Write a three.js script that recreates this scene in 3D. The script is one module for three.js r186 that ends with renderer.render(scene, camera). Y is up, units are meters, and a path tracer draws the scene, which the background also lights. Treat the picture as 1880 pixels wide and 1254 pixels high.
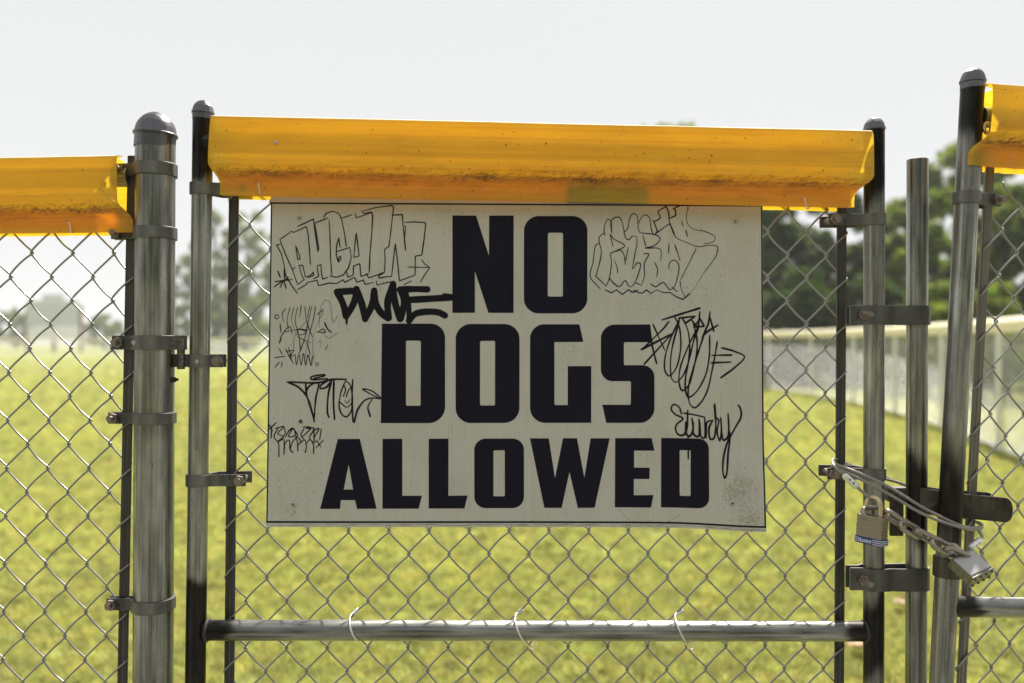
import * as THREE from 'three';
import { mergeGeometries, toCreasedNormals } from 'three/addons/utils/BufferGeometryUtils.js';
import { RoundedBoxGeometry } from 'three/addons/geometries/RoundedBoxGeometry.js';
import { ImprovedNoise } from 'three/addons/math/ImprovedNoise.js';

// ---------------------------------------------------------------- camera, sky, sun, exposure
const V3 = THREE.Vector3;
const scene = new THREE.Scene();
const FPX = 1500, CX = 940, CY = 627, EYE = 1.5;            // lens in photograph pixels, eye height in metres
const camera = new THREE.PerspectiveCamera(2 * Math.atan(CY / FPX) * 180 / Math.PI, 1024 / 683, 0.05, 900);
camera.position.set(0, EYE, 0);
camera.lookAt(0, EYE, -1);
camera.focus = 1.445;
camera.userData.fStop = 2.0;
scene.add(camera);

const SUN = new V3(0.22, 0.80, -0.56).normalize();
{ // bright hazy overcast sky
  const w = 512, h = 256, d = new Float32Array(w * h * 4), v = new V3();
  for (let j = 0; j < h; j++) for (let i = 0; i < w; i++) {
    const el = ((j + 0.5) / h - 0.5) * Math.PI, az = ((i + 0.5) / w - 0.5) * 2 * Math.PI;
    v.set(Math.cos(el) * Math.cos(az), Math.sin(el), Math.cos(el) * Math.sin(az));
    const a = Math.acos(Math.min(1, v.dot(SUN))) * 57.3;
    const up = Math.max(0, v.y), L = 0.352 * (1.0 - 0.12 * up + 0.06 * Math.exp(-up * 5)) + 0.35 * Math.exp(-((a / 16) ** 2));
    d.set([L * (0.98 - 0.02 * up), L * (0.993 - 0.007 * up), L * 1.008, 1], (j * w + i) * 4);
  }
  const sky = new THREE.DataTexture(d, w, h, THREE.RGBAFormat, THREE.FloatType);
  sky.mapping = THREE.EquirectangularReflectionMapping; sky.magFilter = THREE.LinearFilter; sky.needsUpdate = true;
  scene.background = sky; scene.environment = sky;
}
const sun = new THREE.DirectionalLight(0xfff7ea, 4.2);
sun.position.copy(SUN).multiplyScalar(60); sun.target.position.set(0, 0, 0);
sun.castShadow = true; sun.shadow.radius = 5; sun.shadow.mapSize.set(4096, 4096);
Object.assign(sun.shadow.camera, { left: -60, right: 60, top: 60, bottom: -60, near: 1, far: 200 });
scene.add(sun, sun.target);
const renderer = new THREE.WebGLRenderer({ antialias: true });
renderer.setSize(1024, 683); renderer.shadowMap.enabled = true;
renderer.toneMapping = THREE.LinearToneMapping; renderer.toneMappingExposure = 2.5;
scene.fog = new THREE.FogExp2(0xf2f4f5, 0.0011);

// ---------------------------------------------------------------- helpers
function rngOf(seed) { let a = seed >>> 0; return () => { a = (a + 0x6D2B79F5) | 0; let t = Math.imul(a ^ (a >>> 15), 1 | a); t = (t + Math.imul(t ^ (t >>> 7), 61 | t)) ^ t; return ((t ^ (t >>> 14)) >>> 0) / 4294967296; }; }
const perlin = new ImprovedNoise(), noise = (x, y, z = 0) => perlin.noise(x, y, z);
const lerp = (a, b, t) => a + (b - a) * t, clamp = (x, a, b) => Math.min(b, Math.max(a, x)), smooth = (a, b, x) => { const t = clamp((x - a) / (b - a), 0, 1); return t * t * (3 - 2 * t); };
const at = (px, py, Z) => new V3((px - CX) / FPX * Z, EYE - (py - CY) / FPX * Z, -Z);
const taken = {};
function numbered(name) { const n = taken[name] = (taken[name] ?? -1) + 1; return n ? `${name}_${String(n).padStart(3, '0')}` : name; }
function tag(o, label, category, group, kind) { Object.assign(o.userData, { label, category }); if (group) o.userData.group = group; if (kind) o.userData.kind = kind; return o; }
function mesh(name, geo, mat, parent) { const m = new THREE.Mesh(geo, mat); m.name = parent ? name : numbered(name); m.castShadow = m.receiveShadow = true; (parent ?? scene).add(m); return m; }
function thing(name, pos, label, category, group) { const g = new THREE.Group(); g.name = numbered(name); if (pos) g.position.copy(pos); scene.add(g); return tag(g, label, category, group); }
// an upright frame: x along the fence, y up the fence, z towards the viewer's side; its origin on the ground
function frame(px, py, Z, yaw, roll, pitch = 0) {
  const R = new THREE.Matrix4().makeRotationFromEuler(new THREE.Euler(pitch, yaw, -roll, 'YXZ'));
  const X = new V3(), Y = new V3(), W = new V3(); R.extractBasis(X, Y, W);
  const p = at(px, py, Z), O = p.clone().addScaledVector(Y, -p.y / Y.y), e = new V3(0, EYE, 0);
  return { O, X, Y, W, R,
    p(px, py, w = 0) { const d = at(px, py, 1).sub(e), t = (O.clone().sub(e).dot(W) + w) / d.dot(W), q = e.clone().addScaledVector(d, t).sub(O); return new V3(q.dot(X), q.dot(Y), w); },
    group(name, label, category, group) { const g = thing(name, O, label, category, group); g.quaternion.setFromRotationMatrix(R); return g; } };
}
function dataTexture(w, h, fn, srgb = true) {
  const d = new Uint8Array(w * h * 4);
  for (let j = 0; j < h; j++) for (let i = 0; i < w; i++) { const c = fn(i, j); for (let k = 0; k < 3; k++) d[(j * w + i) * 4 + k] = clamp(Math.round(c[k]), 0, 255); d[(j * w + i) * 4 + 3] = 255; }
  const t = new THREE.DataTexture(d, w, h); t.wrapS = t.wrapT = THREE.RepeatWrapping; t.magFilter = THREE.LinearFilter; t.minFilter = THREE.LinearMipmapLinearFilter; t.generateMipmaps = true;
  if (srgb) t.colorSpace = THREE.SRGBColorSpace; t.needsUpdate = true; return t;
}
const rnd = rngOf(7);
// periodic noise on a tile
function tileNoise(n, seed) { const r = rngOf(seed), g = Float32Array.from({ length: n * n }, r); return (u, v) => { const x = u * n, y = v * n, i = Math.floor(x), j = Math.floor(y), a = x - i, b = y - j, s = (t) => t * t * (3 - 2 * t), G = (p, q) => g[((q % n) + n) % n * n + ((p % n) + n) % n]; return lerp(lerp(G(i, j), G(i + 1, j), s(a)), lerp(G(i, j + 1), G(i + 1, j + 1), s(a)), s(b)); }; }

// ---------------------------------------------------------------- materials
const galvMap = (() => { // weathered zinc: drawn streaks along the pipe, mottling, specks
  const a = tileNoise(96, 1), b = tileNoise(8, 2), c = tileNoise(24, 3), r = rngOf(4);
  const W = 256, H = 1024, sp = new Float32Array(W * H);
  for (let k = 0; k < 900; k++) { const x = r() * W | 0, y = r() * H | 0, l = 1 + r() * r() * 22, s = (r() < 0.7 ? -1 : 0.7) * (12 + 50 * r()); for (let q = 0; q < l; q++) sp[((y + q) % H) * W + x] += s; }
  return dataTexture(W, H, (i, j) => { const u = i / W, v = j / H, q = 178 + 56 * (a(u, v * 0.08) - 0.5) + 46 * (b(u, v) - 0.5) + 40 * (c(u, v) - 0.5) + 16 * (r() - 0.5) + sp[j * W + i]; return [q, q * 0.995, q * 0.975]; });
})();
const galvRough = dataTexture(256, 256, (() => { const a = tileNoise(10, 5), b = tileNoise(60, 6); return (i, j) => { const q = 118 + 80 * (a(i / 256, j / 256) - 0.5) + 60 * (b(i / 256, j / 1024) - 0.5); return [q, q, q]; }; })(), false);
const std = (o) => new THREE.MeshStandardMaterial(o), phys = (o) => new THREE.MeshPhysicalMaterial(o), lin = (r, g, b) => new THREE.Color().setRGB(r, g, b);
const M = {
  pipe: std({ name: 'galvanized_pipe', color: lin(0.58, 0.585, 0.575), map: galvMap, roughnessMap: galvRough, roughness: 0.85, metalness: 0.85, vertexColors: true }),
  band: std({ name: 'galvanized_strap', color: lin(0.27, 0.27, 0.265), map: galvMap, roughness: 0.55, metalness: 0.8 }),
  bar: std({ name: 'tension_bar_steel', color: lin(0.16, 0.15, 0.145), map: galvMap, roughness: 0.6, metalness: 0.7 }),
  wire: std({ name: 'galvanized_wire', color: lin(0.27, 0.268, 0.265), roughness: 0.30, metalness: 0.9 }),
  brightWire: std({ name: 'tie_wire', color: lin(0.72, 0.71, 0.68), roughness: 0.35, metalness: 0.8 }),
  bolt: std({ name: 'dark_bolt', color: lin(0.24, 0.20, 0.175), roughness: 0.45, metalness: 0.75 }),
  weld: std({ name: 'weld_metal', color: lin(0.05, 0.046, 0.045), roughness: 0.75, metalness: 0.3 }),
  rust: std({ name: 'rust', color: lin(0.05, 0.02, 0.011), roughness: 0.9 }),
  dome: std({ name: "cast_aluminium", color: lin(0.12, 0.117, 0.128), roughness: 0.4, metalness: 0.85 }),
  cable: std({ name: 'steel_cable', color: lin(0.30, 0.285, 0.265), roughness: 0.45, metalness: 0.8 }),
  ferrule: std({ name: 'aluminium_ferrule', color: lin(0.72, 0.71, 0.68), roughness: 0.4, metalness: 0.8 }),
  chain: std({ name: 'chain_steel', color: lin(0.30, 0.275, 0.24), roughness: 0.33, metalness: 0.85 }),
  brass: std({ name: 'shackle_steel', color: lin(0.55, 0.45, 0.31), roughness: 0.3, metalness: 0.9 }),
  lockGrey: std({ name: 'worn_lock_steel', color: lin(0.22, 0.22, 0.19), roughness: 0.45, metalness: 0.8 }),
  lamina: std({ name: 'laminated_steel', color: lin(0.30, 0.255, 0.19), roughness: 0.42, metalness: 0.8 }),
  plate: std({ name: 'lock_plate', color: lin(0.42, 0.41, 0.41), roughness: 0.5, metalness: 0.8 }),
  lockDark: std({ name: 'lock_side', color: lin(0.10, 0.09, 0.07), roughness: 0.5, metalness: 0.7 }),
  screw: std({ name: 'zinc_screw', color: lin(0.45, 0.45, 0.44), roughness: 0.4, metalness: 0.85 }),
  fork: std({ name: 'latch_steel', color: lin(0.14, 0.125, 0.105), map: galvMap, roughness: 0.5, metalness: 0.7 }),
};

// ---------------------------------------------------------------- geometry builders
// pipe from a to b with vertex colours tint(t metres from a, angle, noise)
function pipeGeo(a, b, r, tint = () => 1, seed = 0) {
  const ax = b.clone().sub(a), L = ax.length(), y = ax.normalize(), x = new V3(1, 0, 0); if (Math.abs(y.x) > 0.8) x.set(0, 0, 1);
  const z = new V3().crossVectors(x, y).normalize(); x.crossVectors(y, z).normalize();
  const n = clamp(Math.ceil(L / 0.006), 6, 420), S = 40, pos = [], nor = [], uv = [], col = [], idx = [];
  for (let j = 0; j <= n; j++) for (let i = 0; i <= S; i++) {
    const t = j / n * L, q = i / S * 2 * Math.PI, d = x.clone().multiplyScalar(Math.cos(q)).addScaledVector(z, Math.sin(q)), p = a.clone().addScaledVector(y, t).addScaledVector(d, r);
    pos.push(p.x, p.y, p.z); nor.push(d.x, d.y, d.z); uv.push(i / S * 2 * Math.PI * r / 0.22 + seed * 0.37, t / 0.9 + seed * 0.61);
    const c = tint(t, q, seed, p); Array.isArray(c) ? col.push(...c) : col.push(c, c, c);
  }
  for (let j = 0; j < n; j++) for (let i = 0; i < S; i++) { const k = j * (S + 1) + i; idx.push(k, k + S + 1, k + 1, k + 1, k + S + 1, k + S + 2); }
  for (const [e, s] of [[0, -1], [n, 1]]) { // end discs
    const k0 = pos.length / 3, c = a.clone().addScaledVector(y, e / n * L);
    pos.push(c.x, c.y, c.z); nor.push(y.x * s, y.y * s, y.z * s); uv.push(0, 0); col.push(0.4, 0.4, 0.4);
    for (let i = 0; i <= S; i++) { const b0 = (e * (S + 1) + i) * 3; pos.push(pos[b0], pos[b0 + 1], pos[b0 + 2]); nor.push(y.x * s, y.y * s, y.z * s); uv.push(0, 0); col.push(0.5, 0.5, 0.5); }
    for (let i = 0; i < S; i++) s > 0 ? idx.push(k0, k0 + 2 + i, k0 + 1 + i) : idx.push(k0, k0 + 1 + i, k0 + 2 + i);
  }
  return buffer(pos, nor, uv, idx, col);
}
function buffer(pos, nor, uv, idx, col) {
  const g = new THREE.BufferGeometry(); g.setAttribute('position', new THREE.Float32BufferAttribute(pos, 3));
  if (nor) g.setAttribute('normal', new THREE.Float32BufferAttribute(nor, 3)); if (uv) g.setAttribute('uv', new THREE.Float32BufferAttribute(uv, 2)); if (col) g.setAttribute('color', new THREE.Float32BufferAttribute(col, 3));
  g.setIndex(idx); if (!nor) g.computeVertexNormals(); return g;
}
// tube along points (array of V3), radius number or function of 0..1
function tubeGeo(pts, r, sides = 8, closed = false) {
  const n = pts.length, pos = [], nor = [], uv = [], idx = [], T = new V3(), N = new V3(), B = new V3(); let ref = null, len = 0;
  for (let j = 0; j < n; j++) {
    const p0 = pts[closed ? (j - 1 + n) % n : Math.max(0, j - 1)], p1 = pts[closed ? (j + 1) % n : Math.min(n - 1, j + 1)];
    T.subVectors(p1, p0).normalize(); if (!ref) ref = Math.abs(T.y) < 0.9 ? new V3(0, 1, 0) : new V3(1, 0, 0);
    B.crossVectors(T, ref).normalize(); N.crossVectors(B, T).normalize(); ref = N.clone();
    const rad = typeof r === 'function' ? r(j / (n - 1)) : r; if (j) len += pts[j].distanceTo(pts[j - 1]);
    for (let i = 0; i <= sides; i++) { const q = i / sides * 2 * Math.PI, d = N.clone().multiplyScalar(Math.cos(q)).addScaledVector(B, Math.sin(q)); pos.push(pts[j].x + d.x * rad, pts[j].y + d.y * rad, pts[j].z + d.z * rad); nor.push(d.x, d.y, d.z); uv.push(i / sides, len / 0.05); }
  }
  const m = closed ? n : n - 1;
  for (let j = 0; j < m; j++) for (let i = 0; i < sides; i++) { const a = j * (sides + 1) + i, b = ((j + 1) % n) * (sides + 1) + i; idx.push(a, a + 1, b, a + 1, b + 1, b); }
  if (!closed) for (const [j, s] of [[0, 0], [n - 1, 1]]) { const k = pos.length / 3; pos.push(pts[j].x, pts[j].y, pts[j].z); const t = pts[j].clone().sub(pts[j ? j - 1 : 1]).normalize(); nor.push(t.x, t.y, t.z); uv.push(0, 0); for (let i = 0; i < sides; i++) { const a = j * (sides + 1) + i; s ? idx.push(k, a, a + 1) : idx.push(k, a + 1, a); } }
  return buffer(pos, nor, uv, idx);
}
const curve = (pts, n = 40, closed = false) => new THREE.CatmullRomCurve3(pts, closed, 'centripetal').getPoints(n);
// flat strap: centreline in the x-z plane of the frame, thickness t, height h
function strapGeo(line, t, h, y = 0) {
  const n = line.length, A = [], B = [];
  for (let i = 0; i < n; i++) { const p = line[Math.max(0, i - 1)], q = line[Math.min(n - 1, i + 1)], dx = q[0] - p[0], dz = q[1] - p[1], l = Math.hypot(dx, dz) || 1; A.push(new THREE.Vector2(line[i][0] - dz / l * t / 2, line[i][1] + dx / l * t / 2)); B.push(new THREE.Vector2(line[i][0] + dz / l * t / 2, line[i][1] - dx / l * t / 2)); }
  const g = new THREE.ExtrudeGeometry(new THREE.Shape([...A, ...B.reverse()]), { depth: h - 0.0012, bevelEnabled: true, bevelThickness: 0.0006, bevelSize: 0.0005, bevelSegments: 1, steps: 1 });
  g.applyMatrix4(new THREE.Matrix4().makeBasis(new V3(1, 0, 0), new V3(0, 0, 1), new V3(0, -1, 0))); g.translate(0, y + h / 2 - 0.0006, 0);
  return toCreasedNormals(g, 0.6);
}
function bandLine(r, tail, wf, wb, side = 1, neck = 0.6) { // round a pipe at the origin, both ends run out to x = side * tail
  const l = [[tail, wf], [r + 0.007, lerp(wf, r * neck, 0.25)], [r + 0.002, lerp(wf, r * neck, 0.6)]], a0 = Math.asin(neck), m = 36;
  for (let i = 0; i <= m; i++) { const a = a0 + (2 * Math.PI - 2 * a0) * i / m; l.push([r * Math.cos(a), r * Math.sin(a)]); }
  l.push([r + 0.002, lerp(wb, -r * neck, 0.6)], [r + 0.007, lerp(wb, -r * neck, 0.25)], [tail, wb]);
  return l.map(([x, z]) => [x * side, z]);
}
function cyl(a, b, r, seg = 16, r2 = r) { const d = b.clone().sub(a), g = new THREE.CylinderGeometry(r2, r, d.length(), seg); g.applyQuaternion(new THREE.Quaternion().setFromUnitVectors(new V3(0, 1, 0), d.clone().normalize())); g.translate((a.x + b.x) / 2, (a.y + b.y) / 2, (a.z + b.z) / 2); return g; }
// carriage bolt along z: nut towards the viewer, shank sticking out of it, round head behind
function boltAt(parent, x, y, zf, zb, reach = 0.024, turn = 0.3) {
  const b = mesh('bolt', mergeGeometries([cyl(new V3(x, y, zb - 0.003), new V3(x, y, zf + reach), 0.0050, 14), cyl(new V3(x, y, zb - 0.006), new V3(x, y, zb - 0.0015), 0.0085, 18)]), M.bolt, parent);
  const nut = new THREE.CylinderGeometry(0.0094, 0.0094, 0.007, 6); nut.rotateY(turn); nut.rotateX(Math.PI / 2); nut.translate(x, y, zf + 0.005); mesh('nut', toCreasedNormals(nut, 0.4), M.bolt, b);
  return b;
}
function domeCap(parent, p, r, h, skirt, tilt = 0) {
  const pr = [[r * 1.03, -skirt], [r * 1.03, -0.003], [r * 1.11, -0.002], [r * 1.12, 0.001], [r * 1.05, 0.003]], m = 14;
  for (let i = 1; i <= m; i++) { const a = i / m * Math.PI / 2; pr.push([r * 1.03 * Math.cos(a) ** 1.12 + 1e-5, 0.003 + h * Math.sin(a)]); }
  const g = new THREE.LatheGeometry(pr.map(([x, y]) => new THREE.Vector2(x, y)), 36); g.rotateZ(tilt); g.translate(p.x, p.y, p.z);
  return mesh('dome_cap', toCreasedNormals(g, 0.7), M.dome, parent);
}
// woven chain link: colX(j, y) is the x of knuckle column j; wire k zigzags between columns k and k + 1
function chainLink(parent, n, colX, y0, y1, pitch, yRef, w, edgeLo, edgeHi, seed) {
  const r = rngOf(seed), d = 0.0023;
  for (let k = 0; k < n; k++) {
    const lo = edgeLo && k === 0, hi = edgeHi && k === n - 1, b = lo || hi ? 0.0052 : 0.0025, pts = [], per = 24;
    const base = yRef + (k % 2) * pitch / 2, m0 = Math.ceil((y0 - base) / pitch), m1 = Math.floor((y1 - base) / pitch), dents = new Map();
    const wob = (m, q) => { const key = m * 2 + q; if (!dents.has(key)) dents.set(key, [(r() - 0.5) * 0.0035, (r() - 0.5) * 0.003]); return dents.get(key); };
    for (let i = m0 * per; i <= m1 * per; i++) {
      const f = i / per, ph = f - Math.floor(f), m = Math.floor(f), s = Math.sin(2 * Math.PI * ph), y = base + f * pitch;
      const tri = 0.5 - 0.5 * Math.asin(0.996 * Math.cos(2 * Math.PI * ph)) / Math.asin(0.996);
      const [dx, dy] = wob(m, ph < 0.5 ? 0 : 1), mid = Math.sin(Math.PI * ((ph * 2) % 1));
      // the strands bow a little; zinc wire is never quite straight
      const bow = (ph < 0.5 ? 0.0016 : -0.0022) * mid;
      const a = colX(k, y) - d, c = colX(k + 1, y) + d, sz = Math.tanh(s * (lo || hi ? 7 : 3.2));
      pts.push(new V3(lerp(a, c, tri) + dx * mid, y + bow * 1.4 + dy * mid, w + b * sz));
    }
    mesh('mesh_wire', tubeGeo(pts, 0.0017, 7), M.wire, parent);
  }
}

// ---------------------------------------------------------------- ground and grass
const lawnMap = (() => { const a = tileNoise(6, 21), b = tileNoise(22, 22), c = tileNoise(90, 23), r = rngOf(24); return dataTexture(512, 512, (i, j) => { const u = i / 512, v = j / 512, q = 0.55 + 0.5 * (a(u, v) - 0.5) + 0.5 * (b(u, v) - 0.5) + 0.6 * (c(u, v) - 0.5) + 0.25 * (r() - 0.5), y = b(v, u); return [lerp(108, 156, q) + 8 * y, lerp(118, 164, q), lerp(58, 100, q)]; }); })();
const lawnPatch = (x, z) => 0.5 + 0.5 * noise(x * 0.35, z * 0.35, 3) + 0.35 * noise(x * 1.3, z * 1.3, 9);
{
  const g = new THREE.PlaneGeometry(700, 700, 140, 140); g.rotateX(-Math.PI / 2); g.translate(0, 0, -150);
  const p = g.attributes.position, uv = g.attributes.uv, col = [];
  for (let i = 0; i < p.count; i++) { const x = p.getX(i), z = p.getZ(i), q = 0.9 + 0.25 * noise(x * 0.06, z * 0.11, 1); uv.setXY(i, x / 3.1, z / 3.1); col.push(q, q, q * 0.95); }
  g.setAttribute('color', new THREE.Float32BufferAttribute(col, 3));
  const m = mesh('ground', g, std({ name: 'lawn', map: lawnMap, roughness: 1, vertexColors: true }));
  tag(m, 'mown green playing field stretching away behind the fence', 'ground', null, 'structure');
}
{ // grass tufts: many bent blades in each, thinner on the ground with distance
  const r = rngOf(31), pos = [], nor = [], idx = [];
  for (let k = 0; k < 16; k++) {
    const a = r() * 6.283, q = Math.sqrt(r()) * 0.032, x = Math.cos(a) * q, z = Math.sin(a) * q, h = 0.016 + 0.030 * r(), b = r() * 6.283, lean = 0.012 + 0.045 * r(), w = 0.0014 + 0.0012 * r(), c = Math.cos(b), s = Math.sin(b), k0 = pos.length / 3;
    pos.push(x - s * w, 0, z + c * w, x + s * w, 0, z - c * w, x - s * w * 0.8 + c * lean * 0.35, h * 0.6, z + c * w * 0.8 + s * lean * 0.35, x + s * w * 0.8 + c * lean * 0.35, h * 0.6, z - c * w * 0.8 + s * lean * 0.35, x + c * lean, h, z + s * lean);
    idx.push(k0, k0 + 1, k0 + 2, k0 + 1, k0 + 3, k0 + 2, k0 + 2, k0 + 3, k0 + 4);
  }
  const geo = buffer(pos, null, null, idx), spots = [];
  const sow = (z0, z1, per, sc) => { const n = Math.round((z1 * z1 - z0 * z0) * 0.76 * per); for (let i = 0; i < n; i++) { const z = Math.sqrt(lerp(z0 * z0, z1 * z1, r())), x = (r() * 2 - 1) * 0.76 * z; spots.push([x, -z, sc * (0.7 + 0.6 * r())]); } };
  sow(2.4, 5.5, 1150, 1.0); sow(5.5, 10, 560, 1.15); sow(10, 18, 190, 1.5); sow(18, 26, 46, 1.9); sow(26, 36, 22, 2.1); sow(36, 50, 8, 2.3); sow(50, 70, 2.5, 2.5);
  const m = new THREE.InstancedMesh(geo, phys({ name: 'grass_blade', color: lin(0.475, 0.515, 0.14), roughness: 0.95, specularIntensity: 0.4, transmission: 0.5, thickness: 0, side: THREE.DoubleSide }), spots.length), o = new THREE.Object3D(), c = new THREE.Color();
  spots.forEach(([x, z, s], i) => { const q = lawnPatch(x, z); o.position.set(x, -0.002, z); o.rotation.y = r() * 6.283; o.scale.set(s, s * (0.6 + 0.5 * q + 0.5 * r()), s); o.updateMatrix(); m.setMatrixAt(i, o.matrix); const v = 0.78 + 0.2 * q + 1.0 * (r() - 0.5), y = r(); c.setRGB(v * (0.92 + 0.3 * y), v, v * (0.8 + 0.4 * r())); m.setColorAt(i, c); });
  m.name = 'grass'; m.castShadow = m.receiveShadow = true; scene.add(m);
  tag(m, 'short yellow green lawn grass growing behind the gate', 'grass', null, 'stuff');
}
{ // asphalt path on the viewer's side of the fence
  const a = tileNoise(120, 41), b = tileNoise(9, 42), q = rngOf(43), map = dataTexture(512, 512, (i, j) => { const v = 112 + 40 * (a(i / 512, j / 512) - 0.5) + 26 * (b(i / 512, j / 512) - 0.5) + 30 * (q() - 0.5); return [v, v * 0.985, v * 0.96]; });
  const g = new THREE.PlaneGeometry(60, 5.6, 60, 6); g.rotateX(-Math.PI / 2); g.translate(0, 0.004, 1.7); const p = g.attributes.position, uv = g.attributes.uv; for (let i = 0; i < p.count; i++) { uv.setXY(i, p.getX(i) / 2.3, p.getZ(i) / 2.3); if (Math.abs(p.getZ(i) + 1.1) < 0.01 || Math.abs(p.getZ(i) - 4.5) < 0.01) p.setZ(i, p.getZ(i) + 0.12 * noise(p.getX(i) * 0.9, 5)); } g.computeVertexNormals();
  tag(mesh('path', g, std({ name: 'worn_asphalt', map, roughness: 0.95 })), 'worn grey path on the near side of the fence', 'path', null, 'structure');
}
{ // two dry leaves lying in the grass
  const g = new THREE.PlaneGeometry(0.11, 0.075, 8, 6); g.rotateX(-Math.PI / 2); const p = g.attributes.position;
  for (let i = 0; i < p.count; i++) { const x = p.getX(i) / 0.055, z = p.getZ(i) / 0.0375; p.setZ(i, p.getZ(i) * Math.sqrt(Math.max(0.02, 1 - x * x)) * (1 + 0.15 * Math.sin(x * 9))); p.setY(i, 0.012 * x * x + 0.014 * z * z + 0.004 * Math.sin(x * 5 + z * 3)); } g.computeVertexNormals();
  const mat = std({ name: 'dry_leaf', color: lin(0.42, 0.30, 0.19), roughness: 0.8, side: THREE.DoubleSide });
  for (const [px, py, t, l] of [[1655, 1108, 0.6, 'pale dry leaf on the lawn between latch pipe and leaning gate post'], [1572, 1186, 2.1, 'pale dry leaf on the lawn just under the welded right rail end']]) { const Z = 1.44 * FPX / (py - CY), m = mesh('dry_leaf', g, mat); m.position.copy(at(px, py, Z)); m.rotation.y = t; tag(m, l, 'leaf', 'dry leaves on the lawn'); }
}

// ---------------------------------------------------------------- outfield fence
const fenceLine = new THREE.CatmullRomCurve3([[4.6, 5.6], [5.5, 7.6], [6.1, 9.4], [6.75, 11.7], [7.4, 14.4], [7.9, 17.2], [8.25, 21], [7.9, 26], [6.3, 36], [1.5, 52], [-9, 68], [-26, 82], [-52, 92], [-92, 97]].map(([x, z]) => new V3(x, 0, -z)), false, 'centripetal');
{
  const g = thing('outfield_fence', null, 'long curving chain link outfield fence with pale yellow top guard', 'fence');
  fenceLine.arcLengthDivisions = 1200; const L = fenceLine.getLength(), H = 1.72;
  const steel = std({ name: 'outfield_galvanized', color: lin(0.72, 0.72, 0.72), roughness: 0.5, metalness: 0.55 }), pale = phys({ name: 'outfield_guard_plastic', color: lin(0.82, 0.76, 0.55), roughness: 0.9, transmission: 0.35, thickness: 0, side: THREE.DoubleSide });
  const step = 2.9, n = Math.floor(L / step), postG = new THREE.CylinderGeometry(0.036, 0.036, H, 14); postG.translate(0, H / 2, 0);
  const P = (s) => fenceLine.getPointAt(clamp(s / L, 0, 1));
  for (let i = 0; i <= n; i++) { const m = mesh('fence_post', postG, steel, g); m.position.copy(P(i * step)); }
  const prof = [[-0.075, -0.10], [-0.085, 0.02], [-0.06, 0.075], [0, 0.095], [0.06, 0.075], [0.085, 0.02], [0.075, -0.10]];
  for (let i = 0; i < n; i++) {
    const pos = [], idx = [], K = 8, q = prof.length;
    for (let k = 0; k <= K; k++) { const s = i * step + lerp(0.012, step - 0.012, k / K), p = P(s), t = P(s + 0.05).sub(P(s - 0.05)).normalize(), nx = -t.z, nz = t.x; for (const [w, y] of prof) pos.push(p.x + nx * w, H + y, p.z + nz * w); }
    for (let k = 0; k < K; k++) for (let j = 0; j < q - 1; j++) { const a = k * q + j; idx.push(a, a + q, a + 1, a + 1, a + q, a + q + 1); }
    mesh('top_guard', buffer(pos, null, null, idx), pale, g);
  }
  // woven fabric: too far off to pick the wires apart
  const pos = [], nor = [], idx = [], rw = 0.0025, dirs = [0, 2.094, 4.188];
  for (const sg of [1, -1]) for (let s = 0; s < L; s += 0.073) {
    const k0 = pos.length / 3, K = 3;
    for (let k = 0; k <= K; k++) { const ss = s + sg * k / K * H * 0.84, p = P(ss), t = P(ss + 0.1).sub(P(ss - 0.1)).normalize(); for (const a of dirs) { const nx = -t.z * Math.cos(a), nz = t.x * Math.cos(a), ny = Math.sin(a); pos.push(p.x + nx * rw - t.z * 0.002 * sg, 0.03 + (H - 0.04) * k / K + ny * rw, p.z + nz * rw + t.x * 0.002 * sg); nor.push(nx, ny, nz); } }
    for (let k = 0; k < K; k++) for (let j = 0; j < 3; j++) { const a = k0 + k * 3 + j, b = k0 + k * 3 + (j + 1) % 3; sg > 0 ? idx.push(a, a + 3, b, b, a + 3, b + 3) : idx.push(a, b, a + 3, b, b + 3, a + 3); }
  }
  const f = mesh('chain_link_fabric', buffer(pos, nor, null, idx), std({ name: 'outfield_wire', color: lin(0.70, 0.72, 0.74), roughness: 0.55, metalness: 0.4, side: THREE.DoubleSide }), g); f.userData.kind = 'stuff';
  // rails: bottom and mid
  const rail = []; for (let s = 0; s <= L; s += 1.2) rail.push(P(s).setY(0.07)); mesh('bottom_rail', tubeGeo(rail, 0.02, 6), steel, g);
}
const bannerMat = std({ name: 'white_banner', color: lin(0.78, 0.79, 0.80), roughness: 0.7 });
for (const [px, w, h, l] of [[406, 2.7, 1.25, 'white banner on the far fence seen between the hinge pipes'], [209, 1.9, 1.5, 'white banner on the far fence seen beside the thick post']]) {
  let best = null, bd = 1e9; for (let u = 0.5; u < 1; u += 0.001) { const p = fenceLine.getPointAt(u), q = CX + p.x / -p.z * FPX, e = Math.abs(q - px); if (e < bd) { bd = e; best = u; } }
  const p = fenceLine.getPointAt(best), t = fenceLine.getTangentAt(best), g = new RoundedBoxGeometry(w, h, 0.03, 2, 0.01), m = mesh('banner', g, bannerMat);
  m.position.set(p.x, 0.25 + h / 2, p.z + 0.12); m.rotation.y = Math.atan2(-t.z, t.x); tag(m, l, 'banner', 'white banners on the far fence');
}

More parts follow.
